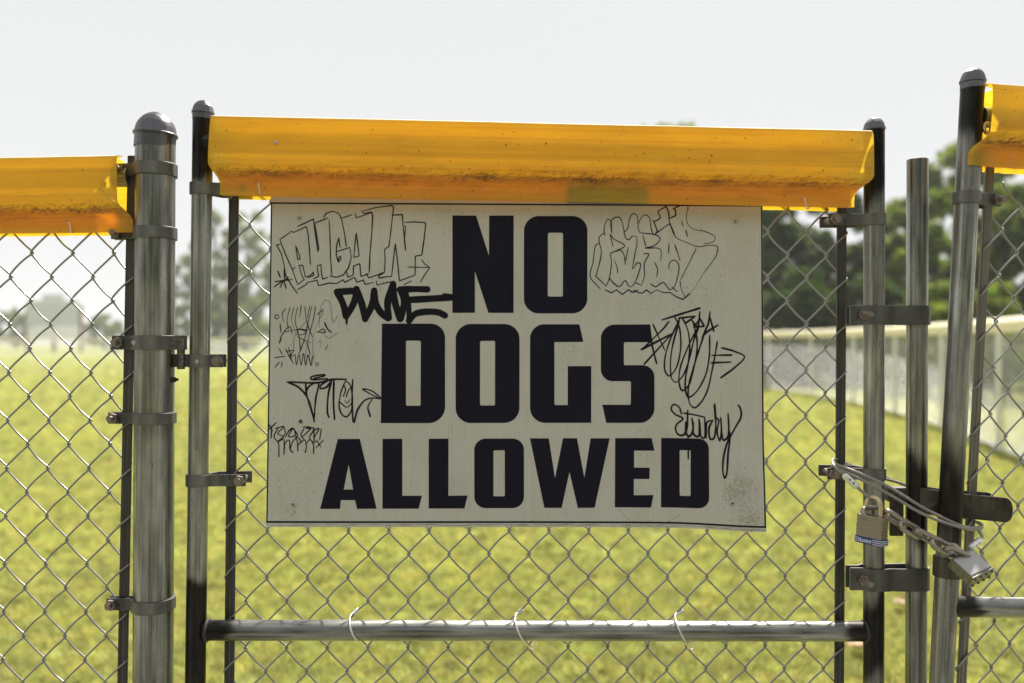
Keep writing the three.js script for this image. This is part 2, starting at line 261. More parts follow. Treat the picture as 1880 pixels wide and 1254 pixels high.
// ---------------------------------------------------------------- scoreboard far across the field
{
  const Z = 112, c = at(98, 627, Z), g = thing('scoreboard', new V3(c.x, 0, -Z), 'pale grey scoreboard on brown posts far across the field', 'scoreboard');
  const grey = std({ name: 'scoreboard_panel', color: lin(0.50, 0.52, 0.55), roughness: 0.6 }), white = std({ name: 'scoreboard_white', color: lin(0.75, 0.76, 0.78), roughness: 0.6 }), brown = std({ name: 'brown_post', color: lin(0.20, 0.09, 0.05), roughness: 0.8 });
  const box = (n, w, h, d, x, y, z, m) => { const b = new RoundedBoxGeometry(w, h, d, 1, 0.03); b.translate(x, y, z); return mesh(n, b, m, g); };
  for (const x of [-3.75, -0.1, 3.6]) box('post', 0.38, 6.4, 0.38, x, 3.2, -0.35, brown);
  for (let i = 0; i < 3; i++) box('panel', 2.3, 3.6, 0.3, -2.42 + i * 2.36, 5.3, 0, grey);
  box('header', 2.9, 0.75, 0.3, 0, 7.55, 0, grey); box('skirt', 7.0, 1.5, 0.2, 0, 2.65, 0, white);
}

// ---------------------------------------------------------------- trees
const barkMat = std({ name: 'bark', color: lin(0.085, 0.06, 0.045), roughness: 0.95 });
const leafMats = { dark: [0.055, 0.095, 0.016], mid: [0.18, 0.24, 0.034] };
for (const k in leafMats) leafMats[k] = phys({ name: k + '_leaf', color: lin(...leafMats[k]), roughness: 0.9, transmission: 0.45, thickness: 0, specularIntensity: 0.25, side: THREE.DoubleSide, vertexColors: true });
function tree(name, label, group, x, Z, h, rx, low, kind, leaves, size, seed) {
  const r = rngOf(seed), g = thing(name, new V3(x, 0, -Z), label, 'tree', group), gs = () => r() + r() + r() - 1.5;
  const cy = (h + low) / 2, ry = (h - low) / 2, clumps = [], n = 46;
  for (let i = 0; i < n; i++) { const a = r() * 6.283, e = r() * 2 - 1, q = 0.45 + 0.55 * Math.cbrt(r()), s = Math.sqrt(1 - e * e), f = 1 - 0.28 * Math.max(0, e) ; clumps.push(new V3(Math.cos(a) * s * q * rx * f, cy + e * q * ry, Math.sin(a) * s * q * rx * f)); }
  const pos = [], nor = [], col = [], idx = [], N = new V3(), A = new V3(), B = new V3(), C = new V3();
  for (let i = 0; i < leaves; i++) {
    const c = clumps[i % n], sp = rx * 0.2; C.set(c.x + gs() * sp, c.y + gs() * sp * 0.75, c.z + gs() * sp); if (C.y < 0.1) continue;
    N.set(gs(), gs() + 0.55, gs()).normalize(); A.set(gs(), gs() - 0.2, gs()).cross(N).normalize(); B.crossVectors(N, A);
    const s = size * (0.55 + 0.9 * r()), w = s * 0.55, k = pos.length / 3, v = 0.45 + 1.15 * r() * (0.5 + 0.5 * r()) + 0.15, y = 0.8 + 0.45 * r();
    for (const [p, q, t] of [[-1, 0, 0], [0, -w / s, 0.12], [1, 0, 0], [0, w / s, 0.12]]) { pos.push(C.x + A.x * p * s + B.x * q * s - N.x * t * s, C.y + A.y * p * s + B.y * q * s - N.y * t * s, C.z + A.z * p * s + B.z * q * s - N.z * t * s); nor.push(N.x, N.y, N.z); col.push(v * y, v, v * 0.9); }
    idx.push(k, k + 1, k + 2, k, k + 2, k + 3);
  }
  mesh('crown', buffer(pos, nor, null, idx, col), leafMats[kind], g);
  const geos = [], tr = 0.022 * h + 0.04, path = []; for (let i = 0; i <= 8; i++) path.push(new V3(0.25 * noise(i * 0.4, seed) * i / 4, h * 0.78 * i / 8 - 0.05, 0.25 * noise(seed, i * 0.4) * i / 4));
  geos.push(tubeGeo(path, (t) => tr * (1 - 0.82 * t) + (t === 0 ? tr * 0.3 : 0), 9));
  for (let i = 0; i < 14; i++) { const c = clumps[(i * 3) % n], k = clamp(Math.floor((c.y / (h * 0.78)) * 8 - 1.6), 1, 7), s = path[k]; geos.push(tubeGeo([s.clone(), s.clone().lerp(c, 0.5).add(new V3(0, 0.12 * h * 0.2, 0)), c.clone()], (t) => tr * 0.42 * (1 - 0.8 * t), 6)); }
  mesh('trunk', mergeGeometries(geos), barkMat, g);
  return g;
}
const WOOD = 'trees in the wood beyond the outfield fence', FAR = 'pale trees far across the field';
const seen = (px, top, Z, wpx, low, kind, n, size, label, seed, group = WOOD, name = 'leafy_tree') => tree(name, label, group, (px - CX) / FPX * Z, Z, EYE + (CY - top) / FPX * Z, wpx / FPX * Z / 2, low, kind, n, size, seed);
seen(1232, 190, 52, 190, 2.5, 'mid', 7140, 0.254, 'tall tree whose tip pokes up above the yellow gate guard', 101);
seen(1330, 350, 40, 230, 0.4, 'dark', 8840, 0.228, 'dark tree mostly hidden behind the right part of the sign', 102);
seen(1440, 372, 32, 190, 0.2, 'dark', 10540, 0.181, 'dark green tree seen through the mesh beside the sign', 103);
seen(1535, 355, 33, 200, 0.2, 'dark', 10540, 0.168, 'dark tree behind the dark tension bar of the gate', 104);
seen(1640, 352, 32.7, 180, 0.3, 'mid', 9520, 0.173, 'leafy tree seen between the gate stile and the short latch pipe', 105);
seen(1722, 330, 29.6, 170, 0.3, 'mid', 8840, 0.166, 'leafy tree seen between the latch pipe and the leaning stile', 106);
seen(1775, 255, 39.5, 210, 1.5, 'mid', 6460, 0.217, 'taller thin topped tree behind the leaning gate stile', 107);
seen(1840, 325, 27.4, 170, 0.2, 'mid', 9520, 0.151, 'bright green tree seen through the leaning gate mesh', 108);
seen(1925, 300, 25.8, 190, 0.2, 'dark', 8840, 0.151, 'dark tree cut by the edge of the picture beyond the leaning gate', 109);
seen(1590, 500, 26.5, 170, 0.1, 'dark', 7140, 0.137, 'low dark shrubby tree just behind the fence beside the gate stile', 110);
seen(1475, 505, 28, 190, 0.1, 'dark', 7480, 0.146, 'low dark shrubby tree just behind the fence beside the sign edge', 111);
seen(1700, 520, 22.8, 150, 0.1, 'mid', 6120, 0.123, 'low bright bush just behind the fence between the two right pipes', 112);
seen(1800, 515, 20.5, 180, 0.1, 'mid', 7140, 0.116, 'low bright bush just behind the fence by the leaning stile', 113);
seen(338, 470, 140.0, 70, 0.6, 'mid', 1800, 0.588, 'pale tree seen between the thick post and the hinge stile', 121, FAR);
seen(392, 385, 134.4, 90, 1.5, 'mid', 1425, 0.644, 'sparse pale tree beside the hinge stile of the gate', 122, FAR);
seen(452, 372, 128.8, 110, 1.0, 'mid', 1950, 0.616, 'tall pale tree seen through the mesh left of the sign', 123, FAR);
seen(515, 420, 138.6, 100, 0.8, 'mid', 1650, 0.616, 'pale tree half hidden behind the left edge of the sign', 124, FAR);
seen(428, 540, 123.2, 130, 0.3, 'mid', 1950, 0.476, 'low rounded pale tree under the taller trees by the sign', 125, FAR);
seen(28, 562, 170.8, 62, 0.5, 'mid', 1350, 0.588, 'small round tree beside the far scoreboard at the picture edge', 126, FAR);
seen(192, 580, 168.0, 66, 0.5, 'mid', 1350, 0.56, 'small round tree between the far scoreboard and the thick post', 127, FAR);
seen(290, 560, 165.2, 70, 0.5, 'mid', 1350, 0.588, 'small round tree hidden behind the thick terminal post', 128, FAR);
// a row of big park trees behind the viewer: the pipes mirror their dark mass
const NEAR = 'park trees standing behind the viewer';
[[-17, 15, 8.5, 4.6], [-9.5, 18, 9, 4.8], [-2.5, 17, 8.5, 4.4], [4.5, 18, 9, 4.8], [12, 16, 8.5, 4.6], [19, 14, 9, 4.8]].forEach(([x, z, h, rx], i) => tree('park_tree', ['park tree farthest left behind the viewer', 'second park tree from the left behind the viewer', 'third park tree from the left behind the viewer', 'third park tree from the right behind the viewer', 'second park tree from the right behind the viewer', 'park tree farthest right behind the viewer'][i], NEAR, x, -z, h, rx, 0.4, 'dark', 7000, 0.3, 140 + i));

// ---------------------------------------------------------------- the gate with the sign
const dirty = (t, q, s) => 0.9 + 0.16 * noise(t * 3 + s * 7, Math.cos(q) * 1.5, Math.sin(q) * 1.5) + 0.10 * noise(t * 30, q * 2, s);
// dark cold-galvanizing paint brushed on round the welds, with a ragged edge; spans are [from, to] in metres along the pipe
const painted = (spans, lean = 0) => (t, q, s) => {
  let k = 0; for (const [a, b, e = 0.012] of spans) { const w = 0.016 * noise(q * 1.3 + s, t * 9, 2) + 0.004 * noise(q * 6, t * 60, s) + lean * Math.cos(q); k = Math.max(k, smooth(a - e, a + e, t + w) * (1 - smooth(b - e, b + e, t + w))); }
  const d = dirty(t, q, s); return [lerp(d, 0.085 + 0.03 * noise(t * 40, q * 3, s), k), lerp(d, 0.078 + 0.03 * noise(t * 40, q * 3, s), k), lerp(d, 0.078 + 0.03 * noise(t * 40, q * 3, s), k)];
};
const F = frame(367, 627, 1.43, 0.0345, 0.007), BACK = -0.0245;
const gate = F.group('chain_link_gate', 'steel chain link gate carrying the sign, with dark painted welds', 'gate');
const line = (f, x0, y0, x1, y1, w = 0) => { const a = f.p(x0, y0, w), b = f.p(x1, y1, w), k = (b.x - a.x) / (b.y - a.y); return (y) => a.x + k * (y - a.y); };
const R1 = 0.0172, stileL = line(F, 372, 260, 360, 1150), stileR = line(F, 1605, 260, 1604, 1150);
const yOf = (f, px, py, w = 0) => f.p(px, py, w).y;
const onto = (fn, y, w = 0) => new V3(fn(y), y, w);
{
  const top = yOf(F, 372, 207), topR = yOf(F, 1606, 237), y0 = 0.06, rail = yOf(F, 366, 1158);
  const pl = mesh('hinge_stile', pipeGeo(onto(stileL, y0), onto(stileL, top), R1, painted([[rail - 0.5, yOf(F, 362, 1062) - y0, 0.008], [yOf(F, 370, 332) - y0, 3, 0.01]]), 1), M.pipe, gate);
  domeCap(pl, onto(stileL, top), R1, 0.019, 0.012, -0.02);
  const pr = mesh('latch_stile', pipeGeo(onto(stileR, y0), onto(stileR, topR), R1 + 0.0006, painted([[yOf(F, 1604, 1225) - y0, yOf(F, 1604, 1085) - y0, 0.02], [yOf(F, 1604, 365) - y0, 3, 0.02]], -0.03), 2), M.pipe, gate);
  domeCap(pr, onto(stileR, topR), R1, 0.018, 0.012, 0.02);
  const rl = F.p(376, 1157), rr = F.p(1592, 1159), len = rr.x - rl.x;
  mesh('middle_rail', pipeGeo(rl, rr, 0.0176, painted([[-1, 0.052, 0.01], [len - 0.045, 9, 0.01]]), 3), M.pipe, gate);
  for (const p of [rl, rr]) { const g = new THREE.TorusGeometry(0.0172, 0.0030, 8, 40), q = g.attributes.position; for (let i = 0; i < q.count; i++) { const k = 1 + 0.05 * noise(q.getX(i) * 300, q.getY(i) * 300, p.x); q.setXYZ(i, q.getX(i) * k, q.getY(i) * k, q.getZ(i)); } g.rotateY(Math.PI / 2); g.translate(p.x + (p === rl ? 0.005 : -0.005), p.y, p.z); g.computeVertexNormals(); mesh('weld_bead', g, M.weld, gate); }
  mesh('top_rail', pipeGeo(F.p(376, 262), F.p(1596, 290), R1, painted([[-1, 0.06]]), 4), M.pipe, gate);
  mesh('bottom_rail', pipeGeo(onto(stileL, 0.1), onto(stileR, 0.08), R1, dirty, 5), M.pipe, gate);
}
// tension bars: flat steel strips threaded through the last loops of the mesh
function flatBar(parent, a, b, w, t, mat = M.bar) { const h = b.y - a.y, g = new RoundedBoxGeometry(w, h, t, 1, 0.0008), p = g.attributes.position; for (let i = 0; i < p.count; i++) { const k = p.getY(i) / h + 0.5; p.setXYZ(i, p.getX(i) + lerp(a.x, b.x, k), p.getY(i) + (a.y + b.y) / 2, p.getZ(i) + lerp(a.z, b.z, k)); } return mesh('tension_bar', g, mat, parent); }
const barL = line(F, 429, 420, 422, 1150, BACK), barR = line(F, 1545, 450, 1541, 1150, BACK);
flatBar(gate, onto(barL, 0.12, BACK), onto(barL, yOf(F, 430, 340, BACK), BACK), 0.0172, 0.0050);
flatBar(gate, onto(barR, 0.12, BACK), onto(barR, yOf(F, 1545, 330, BACK), BACK), 0.0172, 0.0050);
{
  const eL = line(F, 420, 430, 413, 1063, BACK), eR = line(F, 1555, 470, 1551, 1025, BACK), N = 31, k0 = F.p(786, 974, BACK), pitch = 0.0838;
  chainLink(gate, N, (j, y) => lerp(eL(y) + 0.0022, eR(y) - 0.0022, j / N), 0.06, yOf(F, 940, 262, BACK), pitch, k0.y - pitch * Math.floor((k0.y - 0.06) / pitch), BACK, true, true, 51);
}
// straps: gate frame to tension bar
function barBand(f, parent, stile, py, px, pEnd, r, wf, wb, h = 0.0205, reach = 0.014) {
  const y = yOf(f, px, py), x = stile(y), end = f.p(pEnd, py).x, side = Math.sign(end - x), g = strapGeo(bandLine(r + 0.0016, Math.abs(end - x), wf, wb, side), 0.0028, h); g.translate(x, y, 0);
  const b = mesh('tension_band', g, M.band, parent); boltAt(b, end - side * 0.0095, y, wf + 0.001, wb - 0.001, reach, py); return b;
}
barBand(F, gate, stileL, 347, 371, 461, R1, 0.004, BACK - 0.010);
barBand(F, gate, stileL, 881, 364, 452, R1, 0.004, BACK - 0.010);
barBand(F, gate, stileR, 404, 1605, 1520, R1, 0.004, BACK - 0.010);
barBand(F, gate, stileR, 869, 1604, 1518, R1, 0.004, BACK - 0.010);
// wire ties holding the mesh to the middle rail
for (const [px, d] of [[648, 0], [950, 0.2], [1243, -0.2]]) {
  const c = F.p(px, 1158), r = 0.0196, p = [F.p(px + 4, 1124, BACK - 0.003), F.p(px - 3, 1128, BACK + 0.012), new V3(c.x - 0.004, c.y + r * 0.85, r * 0.65), new V3(c.x + 0.002, c.y + 0.002, r + 0.0008), new V3(c.x + 0.012, c.y - r * 0.75, r * 0.75), F.p(px + 20, 1187, -0.006), F.p(px + 28, 1192, BACK - 0.006), F.p(px + 34, 1176, BACK - 0.006)];
  const q = []; for (let i = 0; i <= 22; i++) q.push(F.p(px + 2 + i * 0.35, 1126 - i * 0.28, BACK).add(new V3(0, Math.sin(i * 1.15) * 0.0042, Math.cos(i * 1.15) * 0.0042)));
  mesh('wire_tie', mergeGeometries([tubeGeo(curve(p, 40), 0.0016, 7), tubeGeo(q, 0.0016, 6)]), M.brightWire, gate);
}
// hinge half on the gate stile
{
  const y = yOf(F, 366, 662), x = stileL(y), h = 0.0225, g = strapGeo(bandLine(R1 + 0.0018, F.p(412, 662).x - x, 0.0075, -0.0075, 1, 0.75), 0.0034, h); g.translate(x, y, 0);
  const b = mesh('hinge_strap', g, M.band, gate); boltAt(b, F.p(403, 662).x, y, 0.0095, -0.009, 0.016, 0.2);
  const bx = F.p(333, 662).x; mesh('hinge_barrel', mergeGeometries([cyl(new V3(bx, y - h / 2, 0.004), new V3(bx, y + h / 2, 0.004), 0.0100, 22), new THREE.BoxGeometry(0.014, h * 0.94, 0.006).translate(bx + 0.012, y, 0.008)]), M.band, b);
  const s = new THREE.CylinderGeometry(0.0036, 0.0036, 0.003, 6); s.rotateX(Math.PI / 2); s.translate(x + 0.003, y - 0.001, R1 + 0.0045); mesh('screw', s, M.screw, b);
}
// short free pipe clamped to the latch stile, with the latch fork welded to it
const pipeM = line(F, 1684.5, 300, 1682, 1200), RM = 0.0180;
{
  const top = yOf(F, 1684, 294), wy = yOf(F, 1683, 868);
  const p = mesh('latch_pipe', pipeGeo(onto(pipeM, 0.05), onto(pipeM, top), RM, painted([[yOf(F, 1683, 1000) - 0.05, wy + 0.022 - 0.05, 0.02]], 0.02), 6), M.pipe, gate);
  const rim = new THREE.TorusGeometry(RM - 0.0012, 0.0012, 6, 36); rim.rotateX(Math.PI / 2); rim.translate(pipeM(top), top, 0); mesh('pipe_rim', rim, M.band, p);
  for (const [py, h] of [[579, 0.034], [1060, 0.040]]) {
    const y = yOf(F, 1640, py), xp = pipeM(y), xs = stileR(y), r = RM + 0.0018, l = [[F.p(1557, py).x, 0.0085], [xs - 0.026, 0.0085], [xs - 0.013, R1 + 0.001], [xs, R1 + 0.0026], [xs + 0.016, R1 + 0.001], [xs + 0.024, R1 - 0.0015], [xp - 0.012, r - 0.0006]];
    for (let i = 0; i <= 24; i++) { const a = Math.PI / 2 - Math.PI * i / 24; l.push([xp + r * Math.cos(a), r * Math.sin(a)]); }
    for (const [x, z] of l.slice(0, 7).reverse()) l.push([x, -z]);
    const g = strapGeo(l, 0.0030, h); g.translate(0, y, 0); const b = mesh('pipe_clamp', g, M.band, gate); boltAt(b, F.p(1578, py).x, y, 0.0105, -0.0105, 0.034, 0.5);
  }
  // latch fork: two round-ended plates that straddle the leaning stile
  const y = yOf(F, 1760, 917), hh = 0.0215, x0 = pipeM(y), x1 = F.p(1823, 920).x;
  const plate = (w0, w1) => { const s = new THREE.Shape(), L = x1 - x0, c = 0.013; s.moveTo(-0.004, -hh); s.lineTo(L - c, -hh * 0.98); s.quadraticCurveTo(L, -hh * 0.9, L, 0); s.quadraticCurveTo(L, hh * 0.9, L - c, hh * 0.96); s.lineTo(0.04, hh * 1.0); s.lineTo(-0.004, hh * 1.12); s.closePath();
    const g = new THREE.ExtrudeGeometry(s, { depth: 0.0035, bevelEnabled: true, bevelThickness: 0.0006, bevelSize: 0.0006, bevelSegments: 1, curveSegments: 10, steps: 1 }), q = g.attributes.position;
    for (let i = 0; i < q.count; i++) { const k = smooth(0.02, 0.05, q.getX(i)); q.setZ(i, q.getZ(i) + lerp(w0, w1, k)); q.setY(i, q.getY(i) - q.getX(i) * 0.06); } g.translate(x0, y, 0); return toCreasedNormals(g, 0.5); };
  const fk = mesh('latch_fork', plate(RM - 0.001, 0.0515), M.fork, p); mesh('fork_plate', plate(-RM - 0.003, 0.0015), M.fork, fk);
  mesh('pin', cyl(new V3(x0 + 0.028, y + 0.006, 0.004), new V3(x0 + 0.0265, y - 0.004, 0.066), 0.0062, 16), M.screw, fk);
  // hanging latch tab left of the pipe
  const tx = F.p(1648, 930).x, ty = yOf(F, 1648, 940), tab = new RoundedBoxGeometry(0.025, 0.088, 0.005, 2, 0.0018); tab.translate(tx, ty, -0.004); const tm = mesh('latch_tab', tab, M.fork, p);
  const sh = new RoundedBoxGeometry(0.038, 0.026, 0.022, 2, 0.003); sh.translate(tx + 0.001, yOf(F, 1648, 908), -0.006); mesh('tab_sleeve', sh, M.fork, tm);
}

// ---------------------------------------------------------------- fence on the left with the thick terminal post
const FL = frame(284, 627, 1.42, 0.0, 0.0), fence = FL.group('chain_link_fence', 'chain link fence with thick domed terminal post left of the gate', 'fence');
const post = line(FL, 285.5, 260, 281.5, 1200), RP = 0.0328;
{
  const top = yOf(FL, 285, 247), p = mesh('terminal_post', pipeGeo(onto(post, -0.1), onto(post, top), RP, dirty, 8), M.pipe, fence);
  domeCap(p, onto(post, top), RP, 0.036, 0.024, -0.06);
  mesh('rusty_screw', mergeGeometries([cyl(onto(post, yOf(FL, 316, 697), 0).add(new V3(RP - 0.001, 0, 0.002)), onto(post, yOf(FL, 316, 698), 0).add(new V3(RP + 0.0045, 0.001, 0.003)), 0.0045, 10), cyl(onto(post, yOf(FL, 316, 698), 0).add(new V3(RP + 0.004, 0.0005, 0.003)), onto(post, yOf(FL, 316, 698), 0).add(new V3(RP + 0.0095, 0.0015, 0.004)), 0.0026, 8)]), M.rust, p);
}
const barF = line(FL, 241, 430, 226, 1200);
flatBar(fence, onto(barF, 0.1), onto(barF, yOf(FL, 244, 286)), 0.0165, 0.005);
{
  const e = line(FL, 248.5, 514, 237.5, 1036), N = 9, k0 = FL.p(237, 1036), pitch = 0.0832, col = 0.0357;
  chainLink(fence, N, (j, y) => e(y) - 0.0022 - (N - j) * col, 0.05, yOf(FL, 100, 330), pitch, k0.y - pitch / 2 - pitch * Math.floor((k0.y - pitch / 2 - 0.05) / pitch), 0, false, true, 61);
  mesh('top_rail', pipeGeo(FL.p(-160, 330), FL.p(238, 325), 0.0172, dirty, 9), M.pipe, fence);
}
for (const [py, pe, h, rot] of [[313, 215, 0.0215, 0.1], [429, 208, 0.0205, 0.6], [767, 203, 0.0195, 0.2], [1107, 200, 0.021, 0.4]]) {
  const y = yOf(FL, 284, py), x = post(y), end = FL.p(pe, py).x, g = strapGeo(bandLine(RP + 0.0016, x - end, 0.0058, -0.0058, -1, 0.3), 0.0028, h); g.translate(x, y, 0);
  const b = mesh('tension_band', g, M.band, fence); boltAt(b, end + 0.009, y, 0.0075, -0.007, 0.017, rot);
}
{ // hinge half on the post
  const y = yOf(FL, 284, 629), x = post(y), h = 0.0245, end = FL.p(210, 629).x, g = strapGeo(bandLine(RP + 0.002, x - end, 0.006, -0.006, -1, 0.3), 0.0036, h); g.translate(x, y, 0);
  const b = mesh('hinge_strap', g, M.band, fence); boltAt(b, end + 0.012, y, 0.0078, -0.0075, 0.022, 0.1);
  const bx = FL.p(334, 629).x; mesh('hinge_barrel', mergeGeometries([cyl(new V3(bx, y - h / 2, 0.004), new V3(bx, y + h / 2, 0.004), 0.0098, 22), cyl(new V3(bx, y - 0.046, 0.004), new V3(bx, y - h / 2, 0.004), 0.0066, 18), new THREE.BoxGeometry(0.022, h * 0.96, 0.006).translate(bx - 0.012, y, 0.010)]), M.band, b);
  const s = new THREE.CylinderGeometry(0.0045, 0.0045, 0.003, 6); s.rotateX(Math.PI / 2); s.translate(FL.p(261, 629).x, y, RP * 0.8 + 0.004); mesh('screw', s, M.screw, b);
}

// ---------------------------------------------------------------- leaning gate leaf on the right
const FR = frame(1762, 627, 1.425, 0.13, 0.030), leaf = FR.group('leaning_gate', 'leaning chain link gate leaf at the right picture edge', 'gate'), RR = 0.0192, BR = -0.024;
const stile = line(FR, 1786, 150, 1734, 1147);
{
  const top = yOf(FR, 1787, 150), y0 = 0.06, ry = FR.p(1757, 1114);
  const p = mesh('stile', pipeGeo(onto(stile, y0), onto(stile, top), RR, painted([[yOf(FR, 1740, 1010) - y0, yOf(FR, 1750, 835) - y0, 0.05], [yOf(FR, 1776, 275) - y0, 4, 0.016]], 0.03), 10), M.pipe, leaf);
  domeCap(p, onto(stile, top), RR, 0.021, 0.014, -0.02);
  const sl = strapGeo(bandLine(RR + 0.0018, 0.026, 0.004, -0.004, 1, 0.3), 0.0034, 0.034); sl.translate(stile(yOf(FR, 1738, 1040)), yOf(FR, 1738, 1040), 0); mesh('sleeve_band', sl, M.fork, p);
  mesh('middle_rail', pipeGeo(FR.p(1744, 1113), FR.p(2080, 1120), 0.0178, painted([[-1, 0.052, 0.012]]), 11), M.pipe, leaf);
  mesh('top_rail', pipeGeo(FR.p(1800, 215), FR.p(2080, 238), RR * 0.9, dirty, 12), M.pipe, leaf);
  const bar = line(FR, 1816, 320, 1766, 1235, BR); flatBar(leaf, onto(bar, 0.1, BR), onto(bar, yOf(FR, 1818, 270, BR), BR), 0.0165, 0.005, std({ name: 'worn_bar_steel', color: lin(0.34, 0.32, 0.29), map: galvMap, roughness: 0.5, metalness: 0.75 }));
  const e = line(FR, 1804, 446, 1755, 1233, BR), k0 = FR.p(1792, 629, BR), pitch = 0.0825;
  chainLink(leaf, 7, (j, y) => e(y) + 0.0022 + j * 0.0330, 0.06, yOf(FR, 1830, 298, BR), pitch, k0.y - pitch * Math.floor((k0.y - 0.06) / pitch), BR, true, false, 71);
  const y = yOf(FR, 1775, 364), x = stile(y), end = FR.p(1838, 364).x, g = strapGeo(bandLine(RR + 0.0016, end - x, -0.002, BR - 0.008), 0.0028, 0.0215); g.translate(x, y, 0);
  const b = mesh('tension_band', g, M.band, leaf); boltAt(b, end - 0.009, y, 0.0, BR - 0.009, 0.02, 0.4);
  const eye = new THREE.TorusGeometry(0.0095, 0.0032, 10, 28); eye.rotateY(0.35); const ep = FR.p(1813, 235, 0.012); eye.translate(ep.x, ep.y, ep.z); mesh('eye_ring', eye, M.brass, leaf);
}

// ---------------------------------------------------------------- yellow plastic guards over the top rails
const guardMap = (seed) => { // extruded plastic: drawn lines along its length, dust, grime caught on the fold, specks
  const W = 2048, H = 512, c = document.createElement('canvas'); c.width = W; c.height = H; const x = c.getContext('2d'), r = rngOf(seed);
  x.fillStyle = 'rgb(232,192,38)'; x.fillRect(0, 0, W, H);
  for (let k = 0; k < 260; k++) { const d = r() < 0.55; x.fillStyle = d ? `rgba(190,120,10,${0.05 + 0.10 * r()})` : `rgba(255,226,120,${0.05 + 0.10 * r()})`; x.fillRect(r() * W - 400, r() * H, 300 + r() * 1900, 1 + r() * 5); }
  for (let k = 0; k < 900; k++) { const s = 8 + 40 * r(); x.fillStyle = `rgba(${r() < 0.5 ? '214,196,150' : '150,105,30'},${0.015 + 0.035 * r()})`; x.beginPath(); x.ellipse(r() * W, r() * H, s * 2.4, s * 0.5, 0, 0, 7); x.fill(); }
  const fold = H * (1 - 0.125); // grime line on the front fold
  for (let k = 0; k < 2600; k++) { const u = r(), clump = 0.5 + 0.5 * noise(u * 9, seed) + 0.35 * noise(u * 31, seed + 4); if (r() > clump) continue; x.fillStyle = `rgba(${38 + r() * 30},${26 + r() * 18},16,${0.06 + 0.2 * r()})`; const y = fold + (r() + r() - 1) * 20; x.save(); x.translate(u * W, y); x.rotate(-0.5 + 0.5 * r()); x.fillRect(0, 0, 2 + r() * r() * 22, 1 + r() * 3); x.restore(); }
  for (let k = 0; k < 1500; k++) { const u = r(), cl = 0.55 + 0.9 * noise(u * 7, seed + 9); if (r() > cl) continue; x.fillStyle = `rgba(${70 + 40 * r()},${44 + 20 * r()},18,${0.02 + 0.035 * r()})`; x.beginPath(); x.ellipse(u * W, fold + 6 + (r() + r() + r() - 1.5) * 26, 6 + 30 * r(), 2 + 6 * r(), -0.15 * r(), 0, 7); x.fill(); }
  for (let k = 0; k < 16; k++) { const u = r(), sx = 30 + 160 * r() * r(), n = 8 + 40 * r(); for (let q = 0; q < n; q++) { x.fillStyle = `rgba(36,27,20,${0.08 + 0.3 * r() * r()})`; x.beginPath(); x.ellipse(u * W + (r() + r() - 1) * sx, fold + 4 + (r() + r() - 1) * 14, 1 + r() * r() * 10, 0.8 + r() * 2.6, -0.6 * r(), 0, 7); x.fill(); } }
  for (let k = 0; k < 700; k++) { x.fillStyle = `rgba(60,40,14,${0.2 + 0.5 * r()})`; const s = 0.6 + r() * r() * 2.4; x.beginPath(); x.ellipse(r() * W, r() * H, s, s, 0, 0, 7); x.fill(); }
  for (let k = 0; k < 16; k++) { x.fillStyle = `rgba(255,240,200,${0.12 + 0.2 * r()})`; x.fillRect(r() * W, r() * H * 0.4, 2 + r() * 5, 20 + r() * 50); }
  const t = new THREE.CanvasTexture(c); t.colorSpace = THREE.SRGBColorSpace; t.wrapS = t.wrapT = THREE.RepeatWrapping; return t;
};
const guardMat = (seed) => phys({ name: 'yellow_plastic', color: lin(1, 1, 1), map: guardMap(seed), roughness: 0.9, transmission: 0.68, thickness: 0, ior: 1.45, side: THREE.DoubleSide });
const hemMat = phys({ name: 'orange_inner_plastic', color: lin(0.85, 0.36, 0.04), roughness: 0.9, transmission: 0.5, thickness: 0, side: THREE.DoubleSide });
